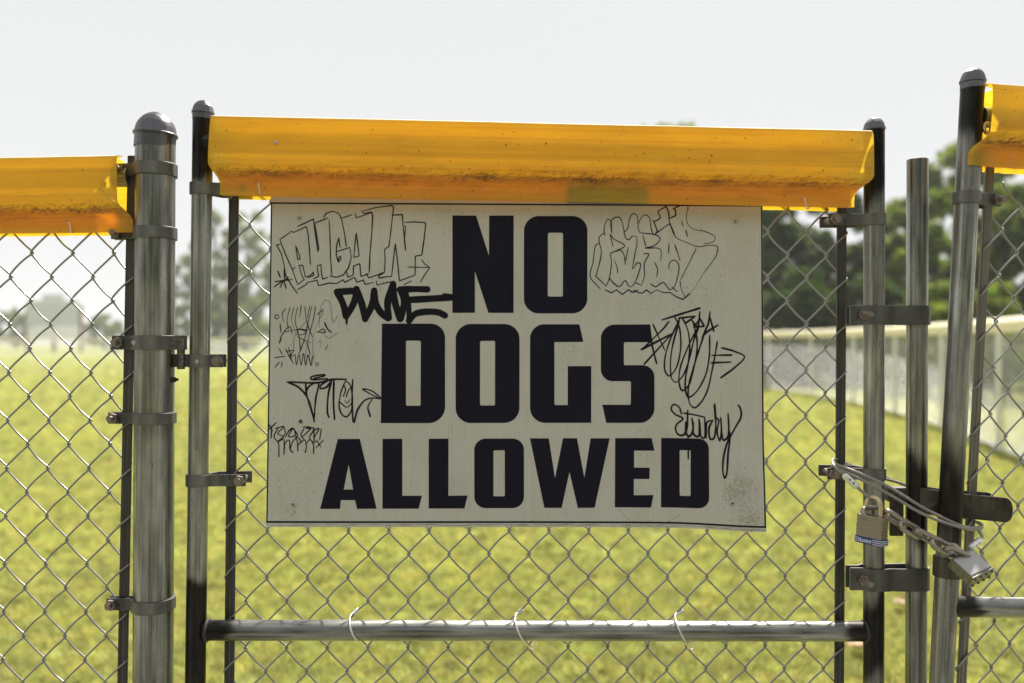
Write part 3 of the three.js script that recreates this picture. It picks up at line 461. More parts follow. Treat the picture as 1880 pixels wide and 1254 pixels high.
// f: frame, tops: y of the top edge at the two ends, h: height, ends: how far each end reaches at the top, fold and hem of the front
function guard(f, label, TL, TR, HL, HR, endL, endR, seed, wo = 0) {
  const O = f.p(...TL), tr = f.p(...TR), hl = f.p(...HL).y, hr = f.p(...HR).y, hL = O.y - hl, hR = tr.y - hr;
  const prof = [[1, 0.0225], [0.93, 0.0215], [0.84, 0.0225], [0.78, 0.027], [0.68, 0.0405], [0.64, 0.0445], [0.60, 0.0462], [0.4, 0.0472], [0.2, 0.0468], [0.07, 0.0455], [0.025, 0.043], [0.005, 0.037], [-0.012, 0.02], [-0.016, 0], [-0.012, -0.02], [0.005, -0.037], [0.025, -0.043], [0.07, -0.0455], [0.3, -0.0468], [0.60, -0.0462], [0.68, -0.0405], [0.78, -0.027], [0.9, -0.022], [1, -0.0225]];
  let s = 0; const len = prof.map(([y, w], i) => i ? s += Math.hypot((y - prof[i - 1][0]) * hL, w - prof[i - 1][1]) : 0), tot = s, r = rngOf(seed), pos = [], uv = [], idx = [], K = 120, q = prof.length;
  const off = (e, y) => { const [t, m, b] = e; return y < 0.62 ? lerp(t, m, clamp(y / 0.62, 0, 1)) : lerp(m, b, smooth(0.62, 0.84, y)); };
  for (let k = 0; k <= K; k++) for (let i = 0; i < q; i++) {
    const [y, w] = prof[i], u = k / K, xl = O.x + off(endL, y) * (i > 12 && endL[3] ? 0 : 1) - (i > 12 ? endL[3] ?? 0 : 0), xr = tr.x + off(endR, y) * (i > 12 && endR[3] ? 0 : 1) + (i > 12 ? endR[3] ?? 0 : 0), wave = 0.0014 * noise(u * 9, i * 0.3, seed) + (y > 0.8 ? 0.0022 * noise(u * 14, 3, seed) : 0);
    pos.push(lerp(xl, xr, u), lerp(O.y, tr.y, u) - y * lerp(hL, hR, u) + (y > 0.9 ? 0.0012 * noise(u * 17, seed) : 0), w + wo + wave); uv.push(u * (tr.x - O.x) / 1.22, len[i] / tot);
  }
  for (let k = 0; k < K; k++) for (let i = 0; i < q - 1; i++) { const a = k * q + i; idx.push(a, a + q, a + 1, a + 1, a + q, a + q + 1); }
  const hp = [], hi = [], hu = [], hem = [[1, 0.0160], [0.9, 0.0150], [0.84, 0.0158], [0.76, 0.0222], [0.69, 0.0340]];
  for (let k = 0; k <= K; k++) hem.forEach(([y, w], i) => { const u = k / K; hp.push(lerp(O.x + off(endL, y) + 0.003, tr.x + off(endR, y) - 0.003, u), lerp(O.y, tr.y, u) - y * lerp(hL, hR, u), w + wo + 0.0014 * noise(u * 9, 0.3, seed) + 0.0022 * noise(u * 14, 3, seed)); hu.push(u, i * 0.02); });
  for (let k = 0; k < K; k++) for (let i = 0; i < 4; i++) { const a = k * 5 + i; hi.push(a, a + 5, a + 1, a + 1, a + 5, a + 6); }
  const mat = guardMat(seed), g = f.group('fence_guard', label, 'fence guard', 'yellow plastic guards along the top rails'); mesh('plastic_cover', buffer(pos, null, uv, idx), mat, g); mesh('inner_hem', buffer(hp, null, hu, hi), hemMat, g); return g;
}
const hookTie = (f, parent, px, py, w, s = 1) => mesh('wire_hook', tubeGeo(curve([f.p(px - 2, py - 14, w - 0.006), f.p(px - 1, py - 13, w + 0.004), f.p(px + 1, py - 2, w + 0.005), f.p(px + 3 * s, py + 7, w + 0.001), f.p(px + 8 * s, py + 5, w - 0.008), f.p(px + 7 * s, py - 5, w - 0.014)], 26), 0.0011, 7), M.brightWire, parent);
{
  const w = 0.047, g = guard(F, 'long scuffed yellow plastic guard along the top of the signed gate', [386, 208, w], [1604, 236, w], [394, 358, 0.022], [1583, 381, 0.022], [0, -0.004, 0.009], [0, 0.002, -0.022], 81, 0);
  hookTie(F, g, 475, 349, 0.024); hookTie(F, g, 1478, 376, 0.024);
  const sp = F.p(507, 262, 0.048), s = new THREE.SphereGeometry(0.0034, 12, 8); s.scale(1, 1, 0.6); s.translate(sp.x, sp.y, sp.z); mesh('screw', s, M.screw, g);
  const a = F.p(1041, 333, 0.019), b = F.p(1190, 368, 0.019), sp2 = new RoundedBoxGeometry(b.x - a.x, 0.046, 0.002, 1, 0.0006); sp2.translate((a.x + b.x) / 2, (a.y + b.y) / 2, 0.0186); mesh('splice_plate', sp2, std({ name: 'grey_splice', color: lin(0.2, 0.19, 0.17), roughness: 0.8 }), g);
}
{ const g = guard(FL, 'short yellow plastic guard on the left fence beside the thick post', [-190, 289, 0.047], [213, 282, 0.047], [-190, 430, 0.022], [218, 426, 0.022], [0, 0, 0], [0, 0.002, 0.017, -0.019], 82); hookTie(FL, g, 128, 420, 0.024, 0.8); }
guard(FR, 'yellow plastic guard on the leaning gate at the picture edge', [1824, 148, 0.047], [2080, 168, 0.047], [1800, 304, 0.022], [2080, 322, 0.022], [0, -0.002, -0.024, -0.036], [0, 0, 0], 83);

// ---------------------------------------------------------------- the sign
const markerStrokes = [
[4.3,0.86,0,26,238,46,275,59,327,64,363,89,406,114,440],
[4.3,0.86,0,24,240,44,234],
[4.3,0.86,0,39,216,89,179,92,187,147,161],
[4.3,0.86,0,39,216,63,278,91,339,113,400],
[4.3,0.86,0,147,161,155,198,162,277,165,320],
[4.3,0.86,0,104,241,113,299,124,296,112,259,104,241],
[4.3,0.86,0,111,161,175,129,179,161,195,265,199,253,181,149],
[4.3,0.86,0,114,403,141,381],
[4.3,0.86,0,91,342,103,330],
[4.3,0.86,0,119,323,134,322,145,372,168,363,177,351,180,363,156,375,156,366],
[4.3,0.86,0,119,323,130,363,141,383],
[4.3,0.86,0,181,146,233,125],
[4.3,0.86,0,239,133,243,185,247,289,253,362],
[4.3,0.86,0,192,325,208,319,211,357,216,380,236,372],
[4.3,0.86,0,192,325,199,369,178,378],
[4.3,0.86,0,218,121,227,105,254,95,279,106,291,130,301,179,311,243],
[4.3,0.86,0,280,206,271,240,270,277,278,307,290,295,287,283,279,292,281,309],
[4.3,0.86,0,280,206,285,246],
[4.3,0.86,0,271,265,326,247],
[4.3,0.86,0,326,252,332,289,321,332,300,362,272,372,245,366],
[4.3,0.86,0,294,124,334,110],
[4.3,0.86,0,346,105,350,124,414,100,418,111,415,184,408,276,406,349],
[4.3,0.86,0,350,188,342,289,364,282,352,188],
[4.3,0.86,0,314,350,318,371,341,362,341,325,367,314,372,368,404,356],
[4.3,0.86,0,374,96,429,80,497,71,504,77,497,141,486,242,468,254,471,306,468,349],
[4.3,0.86,0,374,96,380,105,414,98],
[4.3,0.86,0,395,356,404,374,468,350,444,365,447,374,487,366],
[4.3,0.86,0,497,111,540,109,543,153,550,214,554,257],
[4.3,0.86,0,550,141,589,139,637,142,630,214,621,278,595,281,594,361,530,385,522,306,512,230,505,294,498,367,487,369],
[4.3,0.86,0,547,156,554,156,550,208],
[4.3,0.86,0,563,327,655,329],
[4.3,0.86,0,620,296,634,315,655,329,634,360,616,390],
[4.3,0.86,0,114,424,153,400,150,395,193,384,199,407,242,396,273,398,300,381,306,393,346,371,355,392,383,383,389,401,423,392],
[4.3,0.86,0,435,386,438,403,493,389],
[4.3,0.86,0,549,401,579,385],
[4.3,0.86,0,33,348,43,373],
[4.3,0.86,0,58,339,61,382],
[4.3,0.86,0,21,391,92,382],
[4.3,0.86,0,19,413,52,388],
[4.3,0.86,0,43,415,55,388],
[4.3,0.86,0,68,420,58,388],
[4.3,0.86,0,58,388,76,373],
[23.8,0.97,1,276,433,334,428],
[23.8,0.97,1,276,433,301,484,313,533],
[9,0.97,1,315,533,316,565],
[23.8,0.97,1,315,530,335,497,350,460,354,420],
[23.8,0.97,1,354,420,376,478,391,545],
[23.8,0.97,1,392,542,418,487,427,426],
[23.8,0.97,1,427,429,436,484,458,520,485,540],
[23.8,0.97,1,487,539,483,471,504,398],
[23.8,0.97,1,504,401,512,471,534,543],
[23.8,0.97,1,536,541,550,471,536,423],
[23.8,0.97,1,533,422,585,419,645,420],
[18,0.97,1,555,425,568,483,571,547],
[23.8,0.97,1,570,464,653,459,748,453],
[23.8,0.97,1,717,449,742,452],
[23.8,0.97,1,571,550,595,523,641,513,693,516,718,528],
[3.8,0.62,1,40,537,36,544,28,545,23,537,28,529,35,529,40,537],
[3.8,0.62,1,66,504,54,522,60,559],
[3.8,0.62,1,84,498,73,553,79,586],
[3.8,0.62,1,99,498,91,547],
[3.8,0.62,1,115,498,106,553,122,614,129,681],
[3.8,0.62,1,130,488,124,540],
[3.8,0.62,1,145,494,152,552,177,620],
[3.8,0.62,1,164,491,155,540],
[3.8,0.62,1,173,494,161,546,147,620,123,693],
[3.8,0.62,1,188,494,180,546,159,644,169,693],
[3.8,0.62,1,219,506,195,528],
[3.8,0.62,1,43,645,52,614,85,577,95,608],
[3.8,0.62,1,67,599,97,592],
[3.8,0.62,1,101,592,128,589,153,601,122,611,116,589,159,592],
[3.8,0.62,1,198,601,220,586,229,601,195,598],
[3.8,0.62,1,45,565,49,602],
[3.8,0.62,1,68,669,87,706,102,730],
[3.8,0.62,1,80,663,93,712],
[3.8,0.62,1,71,681,102,675,87,699,108,693],
[3.8,0.62,1,108,693,114,736,123,693,133,736,141,687,151,736,160,693,173,739,178,699],
[3.8,0.62,1,191,723,194,742],
[3.8,0.62,1,202,725,200,739],
[3.8,0.62,1,43,669,56,694],
[3.8,0.62,1,26,706,68,700],
[3.8,0.62,1,26,746,44,724],
[3.8,0.62,1,56,724,52,745],
[3.8,0.62,1,239,653,230,674],
[3.4,0.28,1,213,503,219,506,189,583,178,644,185,717],
[3.4,0.28,1,204,583,210,497,231,466,246,479,253,521,262,558,280,527],
[3.4,0.28,1,152,552,104,620,102,675],
[3.4,0.28,1,116,620,153,644,148,705],
[3.4,0.28,1,226,613,245,625,263,613,281,602],
[3.4,0.28,1,91,553,116,614,171,644],
[3.4,0.28,1,196,644,211,635,208,668],
[5.9,0.8,1,226,561,238,586,254,601],
[5.9,0.8,1,44,645,50,623],
[6.5,0.97,1,240,792,173,794,173,786,191,780,231,776,228,780,185,791],
[7.6,0.97,1,76,806,204,808,259,795,317,794],
[6.5,0.97,1,82,808,125,829,162,875,181,933,189,970],
[6.5,0.97,1,152,811,156,854,175,921,185,951],
[6.5,0.97,1,149,854,167,823,195,808,204,811,194,872,188,957],
[6.5,0.97,1,256,801,244,859,242,933,248,951],
[6.5,0.97,1,211,832,213,820,240,801],
[6.5,0.97,1,213,834,235,828,254,804],
[6.5,0.97,1,266,801,266,896,271,960],
[5,0.97,1,315,797,296,847,289,908,303,942,321,948,339,920,342,865,332,816,315,801],
[4.5,0.97,1,305,816,314,835,305,865],
[4.5,0.97,1,332,831,323,847,316,868],
[4.5,0.97,1,290,887,321,909,339,893],
[3.4,0.97,1,311,880,321,893,334,876],
[6.5,0.97,1,343,795,341,877,349,972,364,920,394,880,424,871,458,874],
[5.6,0.97,1,458,869,418,840,384,834,412,852,458,874],
[6.5,0.97,1,424,874,406,908,416,947],
[4.5,0.96,1,5,980,20,1007],
[4.5,0.96,1,35,973,8,1001],
[4.5,0.96,1,17,998,15,1038],
[4.5,0.96,1,42,998,27,1032,44,1056,48,1114],
[4.5,0.96,1,32,998,66,989,42,1019,66,1031,45,1047],
[4.5,0.96,1,66,989,72,1019,45,1050],
[4.5,0.96,1,45,1053,65,1042,68,1104],
[4.5,0.96,1,69,1086,73,1056,88,1044,91,1080],
[4.5,0.96,1,72,1034,87,1007,102,995,85,1031,112,1025,105,998,84,1007],
[4.5,0.96,1,112,1007,121,1025,100,1056,94,1086,105,1095],
[4.5,0.96,1,114,1031,121,1049,124,1089],
[4.5,0.96,1,123,1068,135,1049,121,1031],
[4.5,0.96,1,148,997,136,1025,149,1043],
[4.5,0.96,1,142,991,175,994,142,1031],
[4.5,0.96,1,140,969,134,975,128,969,134,962,140,969],
[4.5,0.96,1,137,1056,149,1043,158,1062,154,1097],
[4.5,0.96,1,157,997,188,997,170,1037,185,1055,188,1101],
[4.5,0.96,1,185,1006,209,997,191,1031,190,1055,200,1046],
[4.5,0.96,1,188,1006,188,1043],
[4.5,0.96,1,154,1062,173,1043,185,1061],
[4.5,0.96,1,218,997,211,1044],
[4.5,0.96,1,200,1046,216,1073],
[4.5,0.96,1,228,1044,198,1075],
[3.8,0.78,1,1382,191,1379,161,1395,123,1407,130,1410,179],
[3.8,0.78,1,1410,179,1407,136,1422,117,1444,116,1456,142,1465,188],
[3.8,0.78,1,1462,179,1478,160,1487,117,1502,99,1517,108,1521,142],
[3.8,0.78,1,1521,142,1539,111,1554,104,1570,117,1576,160,1583,181],
[3.8,0.78,1,1462,179,1471,203,1484,209,1496,194,1514,196,1517,221,1508,270,1499,331,1517,306,1531,308,1508,387,1493,405],
[3.8,0.78,1,1407,188,1416,203,1465,234,1422,258,1407,266,1410,301,1401,369,1388,402],
[3.8,0.78,1,1388,402,1342,360],
[3.8,0.78,1,1376,182,1358,201,1367,259,1361,302,1345,360],
[3.8,0.78,1,1358,225,1345,231,1333,302,1321,363,1364,415],
[3.8,0.78,1,1428,258,1447,252,1462,271,1468,313],
[3.8,0.78,1,1480,240,1470,295],
[3.8,0.78,1,1401,369,1422,393,1444,404,1468,378,1480,399,1493,405],
[3.8,0.78,1,1422,295,1434,326,1436,347],
[3.8,0.78,1,1521,142,1527,175,1594,187,1614,202,1594,230,1551,243],
[3.8,0.78,1,1551,243,1615,248,1617,294],
[3.8,0.78,1,1542,191,1554,236],
[3.8,0.78,1,1545,267,1566,267,1548,307,1548,359,1538,392],
[3.8,0.78,1,1591,303,1603,331,1600,362],
[3.8,0.78,1,1575,392,1594,404,1627,386,1655,416,1673,404,1689,355,1692,312,1674,292,1655,303,1649,328],
[3.8,0.78,1,1404,185,1416,237],
[4.3,0.85,0,1585,126,1603,172,1594,184,1643,147,1659,141],
[4.3,0.85,0,1591,132,1607,123,1616,117,1604,89,1640,68,1650,92,1653,135,1674,184],
[4.3,0.85,0,1656,117,1680,107,1680,86,1671,77,1699,64,1733,58],
[4.3,0.85,0,1382,418,1410,430,1431,418,1456,437,1480,417,1502,429,1520,417],
[4.3,0.85,0,1502,420,1538,432,1557,417,1575,432,1600,417,1630,429,1655,427,1685,447,1710,456,1737,431],
[4.3,0.85,0,1664,404,1685,425],
[4.3,0.85,0,1508,387,1538,399],
[4.3,0.85,0,1705,128,1711,150],
[4.3,0.85,0,1723,168,1729,193],
[4.3,0.85,0,1652,224,1649,263],
[4.3,0.85,0,1677,230,1698,294],
[3.6,0.66,1,1733,58,1726,128,1748,159,1809,174,1846,195,1840,213,1803,223],
[3.6,0.66,1,1656,141,1680,196,1723,217,1772,235,1821,229,1855,235,1852,268,1796,348],
[3.6,0.66,1,1766,244,1741,294,1701,373],
[3.6,0.66,1,1698,379,1704,416,1722,447],
[2.5,0.45,1,1796,348,1753,416,1722,453],
[2.5,0.45,1,1321,363,1324,369],
[5.9,0.97,0,1584,561,1633,667],
[5.9,0.97,0,1651,548,1630,576,1538,665],
[7.6,0.97,0,1536,665,1663,600],
[5.9,0.97,0,1663,600,1547,726],
[5.9,0.97,0,1575,628,1599,723],
[7.6,0.97,1,1622,542,1781,491],
[5.9,0.97,1,1698,531,1652,635,1633,709,1636,758,1652,774,1679,745,1698,678,1701,629,1692,562,1674,528],
[5.9,0.97,1,1695,543,1664,660,1657,739,1664,788,1679,800,1707,776,1731,721,1756,623,1778,567],
[5.9,0.97,1,1707,534,1729,580,1738,647,1731,721,1719,794,1722,843,1731,861],
[5.9,0.97,1,1774,567,1731,653,1697,745,1694,806,1706,834,1731,815,1759,720,1768,671,1768,616,1753,555],
[5.9,0.97,1,1796,607,1765,702,1737,794],
[5.9,0.97,1,1719,831,1731,861,1761,843,1804,769,1820,689,1822,604],
[5.9,0.97,1,1737,794,1731,843,1740,892,1758,904,1782,885,1810,836,1835,732,1854,631],
[6.8,0.97,0,1692,534,1762,525,1720,555,1707,534],
[6.8,0.97,0,1744,540,1774,573,1781,506],
[6.8,0.97,0,1781,534,1799,566,1759,570],
[6.8,0.97,0,1756,571,1780,537],
[6.8,0.97,0,1824,506,1817,555,1790,615],
[6.8,0.97,0,1824,530,1839,585],
[6.8,0.97,0,1793,607,1811,589,1857,560],
[6.5,0.97,1,1872,654,1927,668,1968,689,1926,735,1868,778],
[6.5,0.97,1,1831,686,1914,683],
[6.5,0.97,1,1829,717,1911,712],
[7.4,0.97,1,1703,932,1694,904,1670,892,1660,911,1676,932,1709,950,1685,972,1678,990,1687,1014,1709,1019,1724,996,1729,916],
[7.4,0.97,1,1712,927,1755,933,1800,942],
[7.4,0.97,1,1721,965,1724,1014,1736,1023,1751,996,1747,947],
[7.4,0.97,1,1752,965,1754,1014,1773,1023,1779,983,1776,950],
[7.4,0.97,1,1779,983,1785,1023,1797,1029,1803,1002,1800,943],
[7.4,0.97,1,1806,1026,1809,965,1822,956,1833,957],
[7.4,0.97,1,1834,953,1818,989,1824,1032,1837,1029,1846,989,1842,888],
[7.4,0.97,1,1843,940,1858,952,1852,1001,1863,1037,1870,995,1867,943],
[7.4,0.97,1,1870,1001,1879,1035,1897,1020,1901,989,1898,925],
[7.4,0.97,1,1901,989,1905,1026,1897,1087,1889,1173,1881,1189,1874,1160,1879,1099,1897,1038,1931,977,1953,934,1950,903,1941,888],
[6.3,0.97,1,1730,1023,1731,1063,1731,1115]
];
const letterShapes = [ // contours: x, y, corner radius
[[747,111,0,845,111,0,899,279,0,899,111,0,1001,110,0,1002,516,0,898,516,0,841,343,0,842,516,0,749,517,0]],
[[1044,112,63,1309,110,63,1309,516,63,1045,518,63],[1144,181,7,1207,181,7,1207,447,7,1144,447,7]],
[[460,563,0,719,562,59,722,973,68,459,974,0],[559,633,6,620,633,6,621,902,6,561,902,6]],
[[763,563,63,1027,562,63,1028,971,63,765,973,63],[864,633,6,926,632,6,927,900,6,865,900,6]],
[[1071,563,59,1276,562,0,1293,635,0,1172,636,5,1173,897,5,1228,897,0,1228,736,0,1326,735,0,1326,970,0,1072,971,63]],
[[1366,563,59,1572,561,0,1582,635,0,1462,635,7,1462,731,7,1590,730,50,1590,969,63,1389,970,0,1372,895,0,1491,895,7,1492,797,7,1366,798,50]],
[[285,1040,0,374,1039,0,445,1325,0,366,1326,0,357,1290,0,300,1290,0,297,1326,0,217,1326,0],[330,1144,0,349,1247,0,311,1247,0]],
[[467,1039,0,547,1038,0,549,1272,0,629,1272,0,616,1325,0,469,1325,0]],
[[655,1038,0,736,1037,0,737,1272,0,816,1271,0,803,1324,0,657,1324,0]],
[[842,1037,47,1047,1036,47,1048,1322,47,844,1323,47],[921,1085,5,968,1084,5,969,1274,5,922,1274,5]],
[[1072,1035,0,1150,1035,0,1176,1199,0,1209,1034,0,1267,1034,0,1298,1197,0,1324,1034,0,1403,1034,0,1341,1320,0,1271,1321,0,1236,1173,0,1204,1321,0,1132,1321,0]],
[[1426,1033,0,1578,1032,0,1590,1084,0,1505,1084,0,1505,1154,0,1570,1154,0,1569,1201,0,1504,1201,0,1504,1268,0,1586,1267,0,1575,1318,0,1425,1318,0]],
[[1618,1031,0,1817,1031,41,1816,1316,45,1617,1317,0],[1695,1080,5,1741,1080,5,1740,1268,5,1695,1268,5]]
];
const signMap = (() => {
  const W = 2048, H = 1400, c = document.createElement('canvas'); c.width = W; c.height = H; const x = c.getContext('2d'), r = rngOf(90);
  x.fillStyle = 'rgb(186,184,173)'; x.fillRect(0, 0, W, H);
  // weathering: rain streaks, blotches, grime specks
  for (let k = 0; k < 3200; k++) { const l = 20 + 170 * r(); x.fillStyle = `rgba(${r() < 0.6 ? '118,106,78' : '240,237,226'},${0.02 + 0.075 * r()})`; x.fillRect(r() * W, r() * H - 60, 1 + r() * 3, l); }
  for (let k = 0; k < 300; k++) { x.fillStyle = `rgba(140,132,104,${0.01 + 0.03 * r()})`; x.beginPath(); x.ellipse(r() * W, r() * H, 20 + 70 * r(), 20 + 90 * r(), 0, 0, 7); x.fill(); }
  const speck = (cx, cy, sx, sy, n, a) => { for (let k = 0; k < n; k++) { const s = 0.5 + 2.2 * r() * r() * r(), g = () => (r() + r() + r() - 1.5) / 1.5; x.fillStyle = `rgba(${70 + 30 * r()},${62 + 25 * r()},${40 + 20 * r()},${a * (0.3 + 0.7 * r())})`; x.beginPath(); x.ellipse(cx + g() * sx, cy + g() * sy, s, s * (1 + 1.6 * r()), 0, 0, 7); x.fill(); } };
  for (let k = 0; k < 60; k++) speck(r() * W, r() * H, 60 + 160 * r(), 90 + 160 * r(), 110, 0.55);
  // print
  x.fillStyle = 'rgb(15,13,30)'; x.lineJoin = 'round';
  for (const shape of letterShapes) {
    x.beginPath();
    for (const v of shape) { const n = v.length / 3, P = (i) => [v[((i + n) % n) * 3], v[((i + n) % n) * 3 + 1]]; const [ax, ay] = P(0), [bx, by] = P(-1); x.moveTo((ax + bx) / 2, (ay + by) / 2); for (let i = 0; i < n; i++) { const [px, py] = P(i), [qx, qy] = P(i + 1), rad = v[i * 3 + 2]; if (rad) x.arcTo(px, py, qx, qy, rad); else x.lineTo(px, py); } x.closePath(); }
    x.fill('evenodd');
  }
  x.fillRect(0, 60, W, 6.5); x.fillRect(0, 1376, W, 7.5); x.fillRect(1, 61, 5, 1320); x.fillRect(W - 7, 61, 6, 1320);
  // marker pen tags
  x.lineCap = 'round';
  for (const [w, a, sm, ...p] of markerStrokes) {
    const knots = Array.from({ length: p.length / 2 }, (_, i) => new V3(p[2 * i], p[2 * i + 1], 0)), path = sm && knots.length > 2 ? new THREE.CatmullRomCurve3(knots, false, 'centripetal') : new THREE.CurvePath();
    if (path.curves) for (let i = 1; i < knots.length; i++) path.add(new THREE.LineCurve3(knots[i - 1], knots[i]));
    const L = path.getLength(), n = Math.max(3, Math.round(L / 6)), q = path.getSpacedPoints(n), big = w > 14;
    for (let i = 1; i < q.length; i++) { // pen pressure and ink flow vary along each line
      const f = noise(q[i].x * 0.02, q[i].y * 0.02, w), e = Math.min(1, 0.72 + 0.5 * Math.min(i, q.length - i) / 4), fade = big ? 1 : 0.86 + 0.5 * noise(q[i].x * 0.013, q[i].y * 0.017, 40 + w);
      x.lineWidth = w * 1.15 * (big ? 1 + 0.12 * f : (1 + 0.4 * f) * e); x.strokeStyle = `rgba(16,14,24,${clamp(a * fade, 0.1, 1)})`; x.beginPath(); x.moveTo(q[i - 1].x, q[i - 1].y); x.lineTo(q[i].x, q[i].y); x.stroke();
    }
  }
  // fine grime over everything, heavier spatter in the bent corner and under the screws
  for (let k = 0; k < 30; k++) speck(r() * W, r() * H, 150, 200, 14, 0.45);
  speck(1950, 1230, 110, 130, 1500, 0.42); speck(1990, 1350, 120, 60, 900, 0.5); speck(1900, 1240, 40, 60, 300, 0.4); speck(100, 1340, 50, 50, 260, 0.3); speck(1780, 420, 140, 130, 120, 0.6); speck(940, 1200, 40, 260, 40, 0.9); speck(850, 1100, 40, 160, 14, 1);
  for (let k = 0; k < 260; k++) { x.fillStyle = `rgba(90,80,58,${0.05 + 0.2 * r()})`; x.fillRect(r() * W, 1386 + r() * 8, 10 + r() * 50, 1 + r() * 3); }
  x.strokeStyle = 'rgba(90,78,50,0.55)'; x.lineWidth = 1.6; for (const q of [[1420, 1290, 1440, 1340, 1490, 1370], [1600, 1395, 1660, 1370, 1700, 1345], [1240, 1392, 1260, 1372, 1330, 1378]]) { x.beginPath(); x.moveTo(q[0], q[1]); x.quadraticCurveTo(q[2], q[3], q[4], q[5]); x.stroke(); }
  const t = new THREE.CanvasTexture(c); t.colorSpace = THREE.SRGBColorSpace; t.anisotropy = 8; return t;
})();
{
  const c = [at(497.5, 345, 1.446), at(1400, 350, 1.476), at(489, 967, 1.427), at(1403.5, 970, 1.458)], base = at(940, 968, 1.442);
  const g = thing('sign', base, 'beige NO DOGS ALLOWED sign covered in marker graffiti, screwed to the gate', 'sign');
  const NX = 64, NY = 40, pos = [], nor = [], uv = [], idx = [], front = [], p = new V3(), q = new V3();
  const spot = (u, v) => { p.lerpVectors(c[0], c[1], u); q.lerpVectors(c[2], c[3], u); p.lerp(q, v).sub(base); const b = smooth(0.80, 1, u) * smooth(0.7, 1, v); p.z += 0.011 * b + 0.0022 * Math.sin(u * 5.2 + 1) * v - 0.003 * Math.sin(u * Math.PI) * v; p.y -= 0.0042 * smooth(0.72, 1, u) ** 2 * v; return p.clone(); };
  const TH = 0.0026; for (const s of [0, 1]) for (let j = 0; j <= NY; j++) for (let i = 0; i <= NX; i++) { const a = spot(i / NX, j / NY); pos.push(a.x, a.y, a.z - s * TH); uv.push(i / NX, 1 - j / NY); }
  const K = (NX + 1) * (NY + 1), I = (i, j, s) => s * K + j * (NX + 1) + i;
  for (let j = 0; j < NY; j++) for (let i = 0; i < NX; i++) idx.push(I(i, j, 0), I(i, j + 1, 0), I(i + 1, j, 0), I(i + 1, j, 0), I(i, j + 1, 0), I(i + 1, j + 1, 0));
  const pf = buffer(pos.slice(), null, uv.slice(), idx.slice());
  const bi = []; for (let j = 0; j < NY; j++) for (let i = 0; i < NX; i++) bi.push(I(i, j, 1), I(i + 1, j, 1), I(i, j + 1, 1), I(i + 1, j, 1), I(i + 1, j + 1, 1), I(i, j + 1, 1));
  for (let i = 0; i < NX; i++) { bi.push(I(i, NY, 0), I(i, NY, 1), I(i + 1, NY, 0), I(i + 1, NY, 0), I(i, NY, 1), I(i + 1, NY, 1), I(i, 0, 0), I(i + 1, 0, 0), I(i, 0, 1), I(i + 1, 0, 0), I(i + 1, 0, 1), I(i, 0, 1)); }
  for (let j = 0; j < NY; j++) { bi.push(I(0, j, 0), I(0, j, 1), I(0, j + 1, 0), I(0, j + 1, 0), I(0, j, 1), I(0, j + 1, 1), I(NX, j, 0), I(NX, j + 1, 0), I(NX, j, 1), I(NX, j + 1, 0), I(NX, j + 1, 1), I(NX, j, 1)); }
  mesh('printed_face', pf, phys({ name: 'sign_print', map: signMap, color: lin(1, 1, 1), roughness: 0.6, specularIntensity: 0.35, side: THREE.DoubleSide }), g);
  mesh('sign_panel', toCreasedNormals(buffer(pos.slice(), null, uv.slice(), bi), 0.5), std({ name: 'sign_board', color: lin(0.45, 0.43, 0.37), roughness: 0.7, side: THREE.DoubleSide }), g);
  for (const [u, v] of [[121, 128], [1930, 132], [109, 1307], [1910, 1288]]) {
    const a = spot(u / 2048, v / 1400), s = new THREE.SphereGeometry(0.0058, 18, 10, 0, 6.284, 0, 1.25); s.scale(1, 0.62, 1); s.rotateX(Math.PI / 2); s.translate(a.x, a.y, a.z - 0.001); const sm = mesh('screw', s, M.screw, g);
    const x1 = new THREE.BoxGeometry(0.0055, 0.0012, 0.001), x2 = new THREE.BoxGeometry(0.0012, 0.0055, 0.001), xs = mergeGeometries([x1, x2]); xs.rotateZ(u * 0.01); xs.translate(a.x, a.y, a.z + 0.0025); mesh('cross_slot', xs, M.lockDark, sm);
  }
}

// ---------------------------------------------------------------- chain, cable and padlocks
function linkGeo(len, wid, r) { const p = [], a = (len - wid) / 2, R = wid / 2 - r; for (let i = 0; i < 14; i++) { const q = -Math.PI / 2 + Math.PI * i / 13; p.push(new V3(a + R * Math.cos(q), R * Math.sin(q), 0)); } for (let i = 0; i < 14; i++) { const q = Math.PI / 2 + Math.PI * i / 13; p.push(new V3(-a + R * Math.cos(q), R * Math.sin(q), 0)); } return tubeGeo(p, r, 10, true); }
const zOf = 1.405;
{
  const g = thing('chain', at(1625, 945, zOf), 'short steel chain linking the two padlocks across the pipes', 'chain'), lg = linkGeo(0.050, 0.0262, 0.0044), o = g.position;
  const pins = [[1604, 941, 1.412], [1641, 951, 1.402], [1671, 971, 1.396], [1700, 985, 1.390], [1729, 1003, 1.384], [1757, 1016, 1.378]];
  const dirs = [[1, 0.02, -0.25], [0.80, -0.55, -0.12], [0.86, -0.48, -0.1], [0.88, -0.44, -0.1], [0.88, -0.46, -0.1], [0.90, -0.42, -0.1]];
  pins.forEach(([x, y, z], i) => { const m = mesh('link', lg, M.chain, g); m.position.copy(at(x, y, z).sub(o)); const X = new V3(...dirs[i]).normalize(), T = i % 2 ? new V3(0.1, 0.55, 0.85) : new V3(0, 0.85, -0.45), Zx = new V3().crossVectors(X, T).normalize(), Y = new V3().crossVectors(Zx, X); m.quaternion.setFromRotationMatrix(new THREE.Matrix4().makeBasis(X, Y, Zx)); });
}
